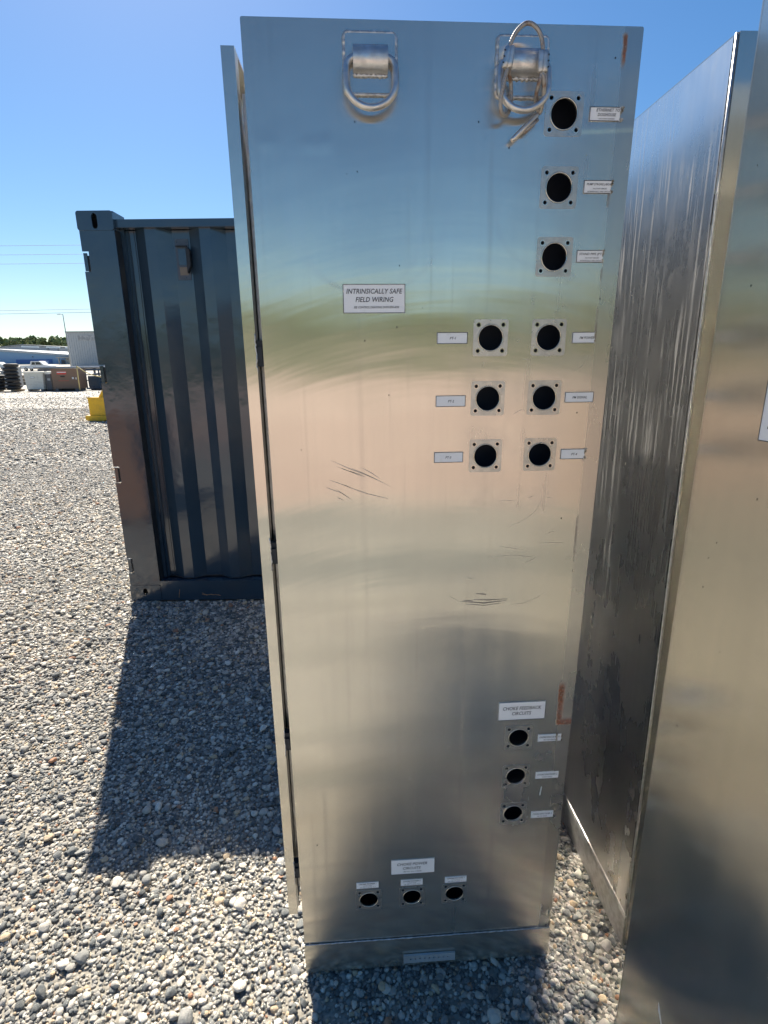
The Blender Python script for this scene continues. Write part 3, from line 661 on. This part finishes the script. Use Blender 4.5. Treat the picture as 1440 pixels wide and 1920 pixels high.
def post(x0, left):
    o_ = [(x0 + .006, .118), (x0 + .214, .118), (x0 + .214, 2.3725), (x0 + .006, 2.3725)]
    if left:
        for zc in NOT:
            o_ += [(x0 + .006, zc + .056), (x0 + .044, zc + .056), (x0 + .044, zc - .056), (x0 + .006, zc - .056)]
    else:
        o_ = [(x0, .118), (x0 + .208, .118), (x0 + .208, 2.3725), (x0, 2.3725)]
    p_ = link('corner_post', flat(o_, [], .004, .008), 'cont', con)
    MB().box(x0 + .2065, x0 + .2138, .0125, .11, .118, 2.3725).build('inner_return', 'contdark', p_)
    MB().box(x0 + .05, x0 + .056, .0125, .11, .118, 2.3725).build('inner_return', 'contdark', p_)
    if left:
        for zc in NOT:
            MB().box(x0 + .006, x0 + .0275, .0125, .020, zc - .052, zc + .048).build('lashing_bar', 'cont', p_)
            MB().box(x0 + .008, x0 + .05, .045, .05, zc - .056, zc + .040).build('slot_dark_plate', 'contdark', p_)  # dark plate added so the slot reads as shaded inside
post(0, True); post(CX - .214, False)
# rails
tr_ = MB(); tr_.box(.215, CX - .215, .030, .085, 2.392, 2.437); tr_.box(.215, CX - .215, .026, .030, 2.394, 2.400); tr_.build('top_rail', 'cont', con)
br_ = MB(); br_.box(.215, CX - .215, .004, .09, .004, .140); br_.box(.215, CX - .215, .004, .03, .1402, .147); br_.build('bottom_rail', 'cont', con)
# corrugated end wall
zt, zb_ = 2.3915, .146
prof = [(.236, .055), (.262, .055), (.30, .052)]
x = .30; P_ = .283; prof = [(.2145, .080), (.236, .080), (.236, .105), (.294, .105)]
x = .294; P_ = .327
while x < CX - .30:
    prof += [(x + .077, .052), (x + .145, .052), (x + .222, .105), (x + P_, .105)]; x += P_
prof = [q for q in prof if q[0] < CX - .25] + [(CX - .2145, .105)]
mb = MB(); vs = []
for a, b in prof: vs += [(a, b, zb_), (a, b, zt)]
mb.add(vs, [(2 * i, 2 * i + 2, 2 * i + 3, 2 * i + 1) for i in range(len(prof) - 1)])
cw = mb.build('corrugated_end', 'cont', con)
mb = MB()
for k_ in range(2):
    xx = (.255, .286)[k_]
    mb.tube([(xx + .0015 * math.sin(z * 9 + k_)  , .1042, z) for z in np.linspace(.15, 2.385, 50)], .0016, 5)
mb.build('weld_seam', 'contdark', cw)
mb = MB(); rs = random.Random(2); xs_ = np.linspace(.25, CX - .25, 90)
mb.tube([(x_, .103 - .05 * max(0, min(1, 1.35 - abs(((x_ - .294) % P_) - .111) / .082)), .1475 + rs.uniform(0, .003)) for x_ in xs_], [rs.uniform(.003, .006) for _ in xs_], 6); mb.build('weld_seam', 'contdark', cw)
bx('back_shell', 'contdark', con, .05, CX - .05, .125, .135, .12, 2.39)
# side walls, roof, floor rails, far end
def corr_side(x, s_):
    pr, y = [], .16
    while y < CY_ - .3: pr += [(x, y), (x, y + .072), (x + s_ * .036, y + .14), (x + s_ * .036, y + .21)]; y += .278
    pr.append((x, CY_ - .16)); mb = MB(); vs = []
    for a, b in pr: vs += [(a, b, .14), (a, b, 2.39)]
    mb.add(vs, [(2 * i, 2 * i + 1, 2 * i + 3, 2 * i + 2) for i in range(len(pr) - 1)]); mb.build('corrugated_side', 'cont', con)
corr_side(.03, 1); corr_side(CX - .03, -1)
for xx in (.02, CX - .08):
    bx('side_rail', 'cont', con, xx, xx + .06, .161, CY_ - .161, 2.385, 2.45); bx('side_rail', 'cont', con, xx, xx + .06, .161, CY_ - .161, .02, .15)
bx('roof', 'cont', con, .08, CX - .08, .086, CY_ - .02, 2.40, 2.42)
bx('end_door', 'cont', con, .02, CX - .02, CY_ - .06, CY_, .02, 2.44)
# vent cover near the top
v = link('vent_plate', flat(rrect(.517, .598, 2.098, 2.330, .004, 2), [(.528, 2.312, .004), (.587, 2.312, .004), (.566, 2.112, .004)], .0500, .003), 'vent', con)
MB().prism([(.590, 2.135), (.612, 2.175), (.612, 2.262), (.590, 2.285)], .012, .0497).build('vent_hood', 'contdark', v)
MB().box(.523, .5895, .032, .0497, 2.285, 2.2915).build('vent_lip', 'contdark', v)
MB().box(.584, .5895, .030, .0497, 2.135, 2.2848).build('vent_lip', 'contdark', v)
MB().box(.532, .583, .0490, .0498, 2.125, 2.172).build('vent_patch', 'tan', v)
MB().box(.531, .578, .0488, .0498, 2.183, 2.275).build('vent_patch', 'cont', v)
v.location = (.012, .051, .012)
# scuffs on the bottom rail
mb = MB(); rs = random.Random(8)
for (x0, z0, x1, z1) in ((.335, .02, .345, .07), (.337, .04, .347, .085), (.50, .055, .535, .035), (.50, .042, .62, .040), (.56, .046, .63, .034)):
    mb.tube([(x0 + (x1 - x0) * t, .0035, z0 + (z1 - z0) * t + rs.uniform(-.002, .002)) for t in np.linspace(0, 1, 7)], [rs.uniform(.0008, .0026) for _ in range(7)], 5)
mb.build('rust_scrape', 'rust', con)['kind'] = 'stuff'

# ---------------------------------------------------------------- yard things behind
yb = empty('yellow_steel_base', (-8.97, 16.5, 0), label='yellow painted steel base with box and upright gusset behind the container', cat='steel base')
for xx in (.05, .95): bx('skid', 'yellow', yb, xx, xx + .5, .02, 1.2, 0, .03)
bx('base_plate', 'yellow', yb, 0, 1.9, 0, 1.25, .03, .165, c=.01)
bx('box', 'yellow', yb, .12, 1.8, .06, 1.15, .1655, .70, c=.012)
MB().prism([(.42, .7005), (1.6, .7005), (1.6, 1.55), (.95, 1.55)], .12, .17).build('gusset', 'yellow', yb)
bx('upright', 'yellow', yb, .98, 1.5, .18, .7, .701, 1.8)
bx('lip', 'yellow', yb, .10, 1.82, .045, .0595, .665, .705)

jb = empty('job_box', (-22.40, 37.8, 0), label='brown steel job box with red sign standing on two skids', cat='tool box')
bx('body', 'brown', jb, 0, 1.80, 0, 1.0, .16, 1.40); bx('lid', 'brown', jb, -.02, 1.82, -.03, 1.02, 1.402, 1.47)
for xx in (.12, 1.46): bx('skid', 'dgrey', jb, xx, xx + .2, .0, 1.0, 0, .159)
bx('gap_shade', 'black', jb, .35, 1.44, .3, .9, .0, .158)  # black block added to stand in for the shade under the box
bx('lower_band', 'brown', jb, -.01, 1.81, -.02, -.001, .66, .70)
sg = bx('sign', 'red', jb, .38, 1.02, -.012, -.0005, 1.10, 1.29)
bx('sign_stripe', 'white', sg, .40, 1.0, -.016, -.0122, 1.205, 1.265)
bx('handle', 'black', jb, .60, .88, -.03, -.001, .92, 1.0)
bx('red_line', 'red', jb, .42, 1.12, -.0212, -.0203, .67, .69)
bx('sticker', 'white', jb, 1.36, 1.48, -.006, -.0005, .79, .91); bx('sticker', 'white', jb, 1.60, 1.66, -.006, -.0005, .76, .90)

wc = empty('cooler_crate', (-24.35, 37.9, 0), label='pale cream plastic crate with overhanging lid left of the brown job box', cat='crate')
mb = MB(); f_ = [(.08, .13), (1.22, .13), (1.30, 1.20), (0, 1.20)]
mb.add([(x, 0, z) for x, z in f_] + [(x, 1.1, z) for x, z in f_], [(0, 1, 2, 3), (7, 6, 5, 4), (0, 4, 5, 1), (1, 5, 6, 2), (2, 6, 7, 3), (3, 7, 4, 0)]); mb.build('tub', 'cream', wc)
bx('lid', 'cream', wc, -.08, 1.38, -.06, 1.16, 1.201, 1.28, c=.01)
for xx in (.12, 1.0): bx('skid', 'dgrey', wc, xx, xx + .16, 0, 1.1, 0, .129)
hd = bx('label_frame', 'grey', wc, .42, .70, -.012, -.0, .86, .97); bx('label_card', 'white', hd, .44, .68, -.015, -.0122, .885, .95)
gc = empty('steel_bin', (-23.02, 38.1, 0), label='dark grey steel bin between the cream crate and the brown job box', cat='bin')
bx('body', 'dgrey', gc, 0, .36, 0, 1.2, .1, 1.12); bx('cap', 'white', gc, -.02, .38, -.02, 1.2, 1.121, 1.18)
bx('tag', 'lgrey', gc, .12, .30, -.01, -.0005, .70, .84); bx('foot', 'black', gc, .02, .34, .02, 1.18, 0, .099)

pl = empty('pallet', (-28.2, 37.6, 0), label='flat timber pallet under stacked black hose reels at the left edge', cat='pallet')
for k in range(8): bx('board', 'wood', pl, .0, 3.3, k * .16, k * .16 + .12, .101, .13)
for k in range(3): bx('bearer', 'wood', pl, .1 + k * 1.45, .25 + k * 1.45, 0, 1.24, 0, .1)
def torus(mb, cx, cy, cz, Rr, r, ax='z', seg=20):
    P = []
    for k in range(seg):
        a = 2 * math.pi * k / seg
        P.append((cx + Rr * math.cos(a), cy + Rr * math.sin(a), cz) if ax == 'z' else (cx + Rr * math.cos(a), cy, cz + Rr * math.sin(a)))
    return mb.tube(P, r, 8, True)
rs = random.Random(4); ORD = ('lowest', 'second lowest', 'third from the ground', 'fourth from the ground', 'fifth from the ground', 'sixth from the ground', 'seventh and topmost')
tops = ('left stack', 'middle stack', 'right stack')
for si, (sx, nlev) in enumerate(((-27.55, 6), (-26.35, 4), (-25.35, 7))):
    for k in range(nlev):
        zc = .131 + .12 + k * .245
        rl = empty('hose_reel', (sx + rs.uniform(-.05, .05), 38.2 + rs.uniform(-.05, .05), zc), label='%s black hose coil of the %s on the far left pallet' % (ORD[k], tops[si]), cat='hose', group='coiled black hoses on the pallet')
        m1 = MB(); torus(m1, 0, 0, 0, .34, .12); m1.build('coil', 'black', rl)
        m2 = MB(); m2.tube([(0, 0, -.11), (0, 0, .11)], .16, 10); m2.build('hub', ('dgrey', 'rim', 'black')[(k + si) % 3], rl)
for k, (dx, dz, w_, mt, lb) in enumerate(((-26.75, 1.08, .62, 'cream', 'crumpled cream sheet lying on the middle hose stack'), (-26.72, 1.36, .5, 'wood', 'brown folded tarp on top of the middle hose stack'))):
    mb = MB(); rs2 = random.Random(k); nx, ny = 8, 5; vs = []
    for j in range(ny):
        for i in range(nx): vs.append((i / (nx - 1) * w_, j / (ny - 1) * .6, .10 * math.sin(i * .45 + .2) + rs2.uniform(-.04, .04)))
    for j in range(ny):
        for i in range(nx): vs.append((i / (nx - 1) * w_, j / (ny - 1) * .6, -.12))
    fs = [(j * nx + i, j * nx + i + 1, (j + 1) * nx + i + 1, (j + 1) * nx + i) for j in range(ny - 1) for i in range(nx - 1)]
    o_ = nx * ny; fs += [(i, o_ + i, o_ + i + 1, i + 1) for i in range(nx - 1)] + [(j * nx, (j + 1) * nx, o_ + (j + 1) * nx, o_ + j * nx) for j in range(ny - 1)] + [(j * nx + nx - 1, o_ + j * nx + nx - 1, o_ + (j + 1) * nx + nx - 1, (j + 1) * nx + nx - 1) for j in range(ny - 1)]
    mb.add(vs, fs); o = mb.build('tarp' if k else 'plastic_sheet', mt, None, (dx, 37.75, dz + .15)); tag(o, lb, 'tarp' if k else 'sheet')

# pipe rack with long steel pipes behind the job box
pr_ = empty('pipe_rack', (-26.0, 42.0, 0), label='dark steel pipe rack standing behind the brown job box', cat='rack')
for xx in (.6, 4.3, 8.3, 12.3):
    for yy in (0, 1.3): bx('leg', 'dgrey', pr_, xx, xx + .12, yy, yy + .12, 0, 1.38)
    bx('crossbar', 'dgrey', pr_, xx - .01, xx + .13, -.1, 1.6, 1.381, 1.44)
bx('beam', 'dgrey', pr_, .2, 13.2, -.12, -.02, 1.30, 1.44)
for k in range(6):
    o = MB().tube([(0, 0, 0), (11.8 - k * .4, 0, 0)], .085, 10); o = o.build('steel_pipe', 'rim' if k == 0 else 'dgrey', None, (-26.1 + k * .25, 42.0 + k * .22, 1.526))
    tag(o, 'bright steel pipe at the front of the rack behind the job box' if k == 0 else 'dark steel pipe on the rack, %s from the front' % ('', 'second', 'third', 'fourth', 'fifth', 'last')[k], 'pipe', 'pipes on the rack')
sk_ = empty('steel_basket', (-20.9, 39.2, 0), label='dark navy steel basket between the brown job box and the container', cat='basket')
bx('floor', 'navy', sk_, 0, 3.9, 0, 1.4, .08, .16); bx('tank', 'navy', sk_, .12, 3.8, .12, 1.3, .161, .95, c=.05)
for xx in (0, .95, 1.9, 2.85, 3.82): bx('upright', 'navy', sk_, xx, xx + .08, -.0, .08, .161, 1.36)
for zz in (.62, 1.0, 1.361): bx('rail', 'navy', sk_, -.02, 3.92, -.05, -.002, zz, zz + .07)
for xx in (.3, 3.3): bx('foot', 'black', sk_, xx, xx + .25, 0, 1.4, 0, .079)
mb = MB(); mb.tube([(.5, .1, 1.06), (1.1, .1, 1.14), (1.8, .1, 1.06), (2.3, .1, 1.12)], .045, 6); mb.build('bright_pipe', 'rim', sk_)
po = empty('marker_pole', (-20.39, 37.35, 0), label='thin yellow pole in front of the job box with a rope tied to it', cat='pole')
MB().tube([(0, 0, 0), (.03, 0, 1.64)], .035, 8).build('shaft', 'ropey', po)
rp = MB().tube([(-20.33, 37.35, 1.60), (-19.9, 37.35, 1.28), (-19.4, 37.35, 1.04), (-18.8, 37.35, .90), (-18.0, 37.35, .85)], .026, 6).build('rope', 'ropey'); tag(rp, 'pale yellow rope sagging from the thin yellow pole to the right', 'rope')

# more clutter standing in the far yard
lt = empty('flatbed_trailer', (-60.0, 62.0, gz(62)), label='long low dark flatbed trailer standing behind the pipe rack', cat='trailer')
bx('deck', 'dgrey', lt, 0, 12, 0, 2.4, .95, 1.2); bx('headboard', 'dgrey', lt, 0, .15, .1, 2.3, 1.201, 1.9)
for xx in (1.2, 2.5, 9.4, 10.7):
    w_ = MB(); torus(w_, xx, .15, .48, .32, .15, 'y'); w_.build('wheel', 'black', lt)
lu = empty('timber_stack', (-37.2, 52.0, gz(52)), label='stack of weathered timber beams behind the hose coils', cat='timber')
for a_ in range(4):
    for b_ in range(3): bx('beam', 'wood', lu, .0 + .05 * b_, 4.2, a_ * .32, a_ * .32 + .28, b_ * .30, b_ * .30 + .26)
for k_, (xx_, yy_, w_, h_, mt_, lb_) in enumerate(((-33.5, 47, 1.3, 1.25, 'navy', 'dark blue steel crate behind the hose coils and the cream crate'), (-30.9, 45.5, .9, 1.55, 'grey', 'tall grey electrical box behind the cream crate'), (-28.0, 44.6, 1.2, 1.1, 'rust', 'rust brown steel crate behind the pipe rack'), (-53.0, 68, 2.4, 1.7, 'white', 'small white site box beyond the pipe rack'))):
    cb_ = empty('yard_crate', (xx_, yy_, gz(yy_)), label=lb_, cat='crate'); bx('body', mt_, cb_, 0, w_, 0, 1, .1, h_); bx('lid', mt_, cb_, -.03, w_ + .03, -.03, 1.03, h_ + .001, h_ + .07)
    for q_ in (.1, w_ - .25): bx('foot', 'black', cb_, q_, q_ + .15, 0, 1, 0, .099)
# pickup truck
tk = empty('pickup_truck', (-73.7, 114.0, gz(114)), label='white pickup truck parked in front of the blue building', cat='truck')
side = [(0, .62), (.05, 1.12), (2.15, 1.14), (2.32, 1.86), (2.55, 1.92), (4.05, 1.92), (4.25, 1.86), (4.85, 1.22), (6.1, 1.08), (6.25, .95), (6.25, .5), (5.55, .42), (.1, .5)]
MB().prism(side[:1] + side[:0:-1], 0, 1.95).build('body', 'white', tk)
MB().prism([(2.45, 1.22), (3.2, 1.22), (3.2, 1.74), (2.56, 1.74)], -.012, -.001).build('window', 'glass', tk)
MB().prism([(3.3, 1.22), (4.55, 1.22), (4.15, 1.74), (3.3, 1.74)], -.012, -.001).build('window', 'glass', tk)
bx('bumper', 'rim', tk, -.15, .02, .05, 1.9, .42, .62); bx('bumper', 'rim', tk, 6.24, 6.42, .05, 1.9, .4, .62)
bx('door_seam', 'dgrey', tk, 3.22, 3.25, -.008, -.001, .55, 1.2)
for xx in (1.15, 5.15):
    for yy in (-.03, 1.72):
        w_ = MB(); torus(w_, xx, yy + .13, .38, .26, .13, 'y'); w_ = w_.build('wheel', 'black', tk)
        MB().tube([(xx, yy + .02, .38), (xx, yy + .24, .38)], .2, 12).build('rim', 'rim', w_)
# a second vehicle, mostly hidden behind the hose stacks
sv = empty('parked_car', (-86.5, 122.0, gz(122)), label='pale grey car showing above the hose stacks at the left edge', cat='car')
MB().prism([(4.6, .35), (4.6, .95), (3.7, 1.05), (3.1, 1.5), (1.5, 1.5), (.7, 1.0), (0, .9), (0, .35)][::-1], 0, 1.8).build('body', 'white', sv)
MB().prism([(1.0, 1.02), (3.4, 1.02), (2.95, 1.42), (1.55, 1.42)], -.012, -.001).build('window', 'glass', sv)
for xx in (.9, 3.7):
    w_ = MB(); torus(w_, xx, .1, .33, .22, .11, 'y'); w_.build('wheel', 'black', sv)

# buildings
bl = empty('blue_building', (-120, 150, gz(150) - .3), label='long blue clad shed with a pale sloping eave and deep blue band', cat='building')
z0 = gz(150) - .3
def pz(z): return z - z0
MB().prism([(0, 0), (39.5, 0), (39.5, pz(4.1)), (18.6, pz(5.7)), (0, pz(6.6))], 0, 8).build('wall', 'blue', bl)
MB().prism([(0, pz(6.62)), (18.6, pz(5.72)), (40.2, pz(4.05)), (40.2, pz(4.45)), (18.6, pz(6.25)), (0, pz(7.2))], -.6, 30).build('roof', 'lgrey', bl)
bx('band', 'dblue', bl, 22.4, 32.0, -.12, -.002, pz(2.6), pz(3.55))
bx('doorway', 'dgrey', bl, 34.4, 35.4, -.06, -.002, 0.3, pz(3.4))
bx('lamp_fitting', 'dgrey', bl, 26.9, 27.1, -.2, -.002, pz(4.1), pz(4.35))
for k, (a, b) in enumerate(((14.2, 19.0), (21.4, 25.2), (27.0, 30.0))):
    MB().prism([(a, pz(7.62 - k * .22)), (b, pz(7.42 - k * .22)), (b, pz(7.02 - k * .22)), (a, pz(7.22 - k * .22))][::-1], 16, 16.6).build('skylight', 'white', bl)
gb = empty('grey_building', (-150, 190, gz(190)), label='wide pale grey warehouse with low ridge behind the blue building', cat='building')
zg = gz(190)
MB().prism([(0, -.5), (44.6, -.5), (44.6, 7.7 - zg), (29.5, 8.7 - zg), (21, 7.9 - zg), (0, 7.0 - zg)], 0, 25).build('wall', 'bgrey', gb)
MB().prism([(0, 7.02 - zg), (21, 7.92 - zg), (29.5, 8.72 - zg), (45, 7.66 - zg), (45, 7.95 - zg), (29.5, 9.0 - zg), (21, 8.2 - zg), (0, 7.3 - zg)], -.4, 25.4).build('roof_edge', 'grey', gb)
bx('bay', 'lgrey', gb, 41.4, 44.5, -.08, -.002, -.4, 7.55 - zg)
for xx in (37.4, 41.0): bx('column', 'grey', gb, xx, xx + .5, -.25, -.082 if xx > 41 else -.002, -.4, 7.6 - zg)
sh = empty('open_shed', (-84.1, 146.0, gz(146) - .2), label='low grey open front shed between the blue building and the tall warehouse', cat='shed')
for xx in (0, 3.6): bx('post', 'grey', sh, xx, xx + .25, 0, .25, 0, 1.75)
bx('roof', 'grey', sh, -.3, 4.1, -.4, 3.5, 1.751, 2.05); bx('back_wall', 'lgrey', sh, .26, 3.6, 3.0, 3.15, 0, 1.75)
db = empty('waste_skip', (-81.3, 132.0, gz(132)), label='small deep blue waste skip in front of the open shed', cat='skip')
MB().prism([(.15, .1), (1.95, .1), (2.1, 1.25), (0, 1.25)], 0, 1.4).build('tub', 'dblue', db); bx('rim', 'dblue', db, -.04, 2.14, -.04, 1.44, 1.251, 1.33)

wh = empty('tall_warehouse', (-66.5, 120, gz(120) - .3), label='tall pale ribbed metal warehouse with a faded sign beside the container', cat='building')
zw = gz(120) - .3
bx('wall', 'lgrey', wh, 0, 26, 0, 18, 0, 8.5 - zw); bx('roof_edge', 'grey', wh, -.15, 26.2, -.2, 18.2, 8.501 - zw, 8.75 - zw)
for k in range(52): bx('cladding_rib', 'lgrey', wh, .25 + k * .5, .36 + k * .5, -.07, -.001, .02, 8.48 - zw)
n = NT('faded_sign'); M['faded'] = n.set(Base_Color=n.mix(n.ramp(n.noise(1.1, 4, .7), .42, .56), (.44, .45, .46), (.26, .27, .29)), Roughness=.6)
fsg = bx('faded_sign', 'faded', wh, 2.3, 7.4, -.09, -.071, 6.9 - zw, 7.9 - zw)
rs = random.Random(21)
for k in range(9):
    x0 = 2.45 + k * .54; MB().box(x0, x0 + rs.uniform(.28, .42), -.11, -.0902, 7.05 - zw, (7.75 if k == 0 else 7.55) - zw).build('faded_letter', 'grey', fsg)
lp = empty('light_pole', (-55.5, 100, gz(100)), label='tall thin yard light pole with a short arm in front of the tall warehouse', cat='light pole')
MB().tube([(0, 0, 0), (0, 0, 9.9)], [.11, .06], 8).build('shaft', 'grey', lp)
MB().tube([(0, 0, 9.85), (-.35, 0, 9.93), (-.7, 0, 9.93)], .05, 6).build('arm', 'grey', lp)
bx('lamp_head', 'grey', lp, -1.0, -.5, -.12, .12, 9.86, 9.94)
MB().tube([(0, 0, 0), (0, 0, .5)], .2, 10).build('base', 'lgrey', lp)

# power lines and the two poles that carry them, outside the picture
for xx in (-95, 44):
    up = empty('utility_pole', (xx, 60, gz(60)), label='tall wooden utility pole carrying the five wires, %s' % ('left of the yard' if xx < 0 else 'right of the cabinets'), cat='utility pole')
    MB().tube([(0, 0, 0), (0, 0, 14.2)], [.17, .11], 8).build('shaft', 'wood', up)
    for zz in (13.45, 12.6, 11.75, 7.5): bx('crossarm', 'wood', up, -.06, .06, -.7, .15, zz - .06, zz + .06)
for k, (za, zb2, yy) in enumerate(((13.5, 13.5, 59.8), (12.66, 12.66, 59.8), (11.81, 11.83, 59.8), (7.35, 8.5, 59.8), (7.0, 8.1, 59.5))):
    P_ = [(-95 + 139 * t, yy, za + (zb2 - za) * (t * 139 - 55) / 45 * .35 + .35 * ((2 * t - 1) ** 2) - .1) for t in np.linspace(0, 1, 25)]
    o = MB().tube(P_, .017 if k < 3 else .02, 5).build('power_line', 'grey')
    tag(o, ['highest power line crossing the sky left of the container', 'second power line from the top left of the container', 'third power line from the top left of the container', 'upper of the two low power lines above the warehouse', 'lowest power line just above the warehouse'][k], 'power line', 'power lines')

# trees: far wood along the horizon and one behind the camera, seen in the steel
n = NT('foliage'); k = n.noise(.35, 4, .6)
M['leaf'] = n.set(Base_Color=n.mix(n.ramp(n.noise(1.3, 3), .3, .7), n.mix(n.ramp(k, .35, .65), (.09, .13, .045), (.20, .25, .09)), (.28, .32, .15)), Roughness=.8)
M['bark'] = paint('bark', (.10, .08, .06), .9)
def wood(name, x0, x1, y0, y1, zbase, hmin, hmax, cnt, label, lump=26, leaf=1.1):
    r_ = np.random.default_rng(cnt); V, Fc = [], []
    for t in range(cnt):
        cx, cy = r_.uniform(x0, x1), r_.uniform(y0, y1); H_ = r_.uniform(hmin, hmax); zb0 = zbase(cy)
        w_ = H_ * r_.uniform(.22, .36)
        for q in range(lump * 9):
            a, b = r_.uniform(0, 2 * math.pi), r_.uniform(-1, 1); rr = r_.uniform(.55, 1) ** .5
            lumpy = 1 + .25 * math.sin(a * 3 + t) * math.cos(b * 4)
            sq = math.sqrt(max(0, 1 - b * b)); p = np.array([cx + w_ * rr * sq * math.cos(a) * lumpy, cy + w_ * rr * sq * math.sin(a) * lumpy, zb0 + H_ * .6 + H_ * .4 * rr * b * lumpy])
            s_ = leaf * r_.uniform(.5, 1.3); A = r_.normal(size=3); A /= np.linalg.norm(A); B = np.cross(A, r_.normal(size=3)); B /= np.linalg.norm(B)
            i0 = len(V); V += [tuple(p + A * s_), tuple(p + B * s_ * .8), tuple(p - A * s_), tuple(p - B * s_ * .8)]; Fc.append((i0, i0 + 1, i0 + 2, i0 + 3))
        i0 = len(V); V += [(cx - .2, cy, zb0 - .5), (cx + .2, cy, zb0 - .5), (cx + .12, cy, zb0 + H_ * .6), (cx - .12, cy, zb0 + H_ * .6)]; Fc.append((i0, i0 + 1, i0 + 2, i0 + 3))
    mb = MB(); mb.add(V, Fc); o = mb.build(name, 'leaf'); tag(o, label, 'woodland', kind='stuff'); return o
wood('woodland', -240, -95, 262, 300, gz, 6.2, 8.6, 190, 'distant green woodland behind the buildings')
wood('woodland', -200, 200, -165, -140, gz, 8.5, 11.5, 170, 'woodland behind the viewer reflected in the steel', leaf=1.6)
# rusty steel box just outside the picture, mirrored in the container paint
rb = empty('rusty_crate', (-3.15, 1.75, 0), label='rusty tan steel crate left of the gravel, mirrored in the container paint', cat='crate')
bx('body', 'rust', rb, 0, .75, -.75, 0, .09, 1.05); bx('lid', 'rust', rb, -.02, .77, -.77, .02, 1.051, 1.11)
for xx in (.08, .55): bx('skid', 'wood', rb, xx, xx + .12, -.75, 0, 0, .089)

mb = MB(); rs = random.Random(77)
for _ in range(26):
    y_, z_, s_ = rs.uniform(-.25, -.02), rs.uniform(.4, 2.0), rs.uniform(.0006, .0015)
    mb.prismx([(y_ + s_ * math.cos(j * 1.05) * rs.uniform(.5, 1), z_ + s_ * 1.8 * math.sin(j * 1.05) * rs.uniform(.5, 1)) for j in range(6)], -.0003, -.00005)
mb.build('pit_mark', 'contdark', cb3)['kind'] = 'stuff'
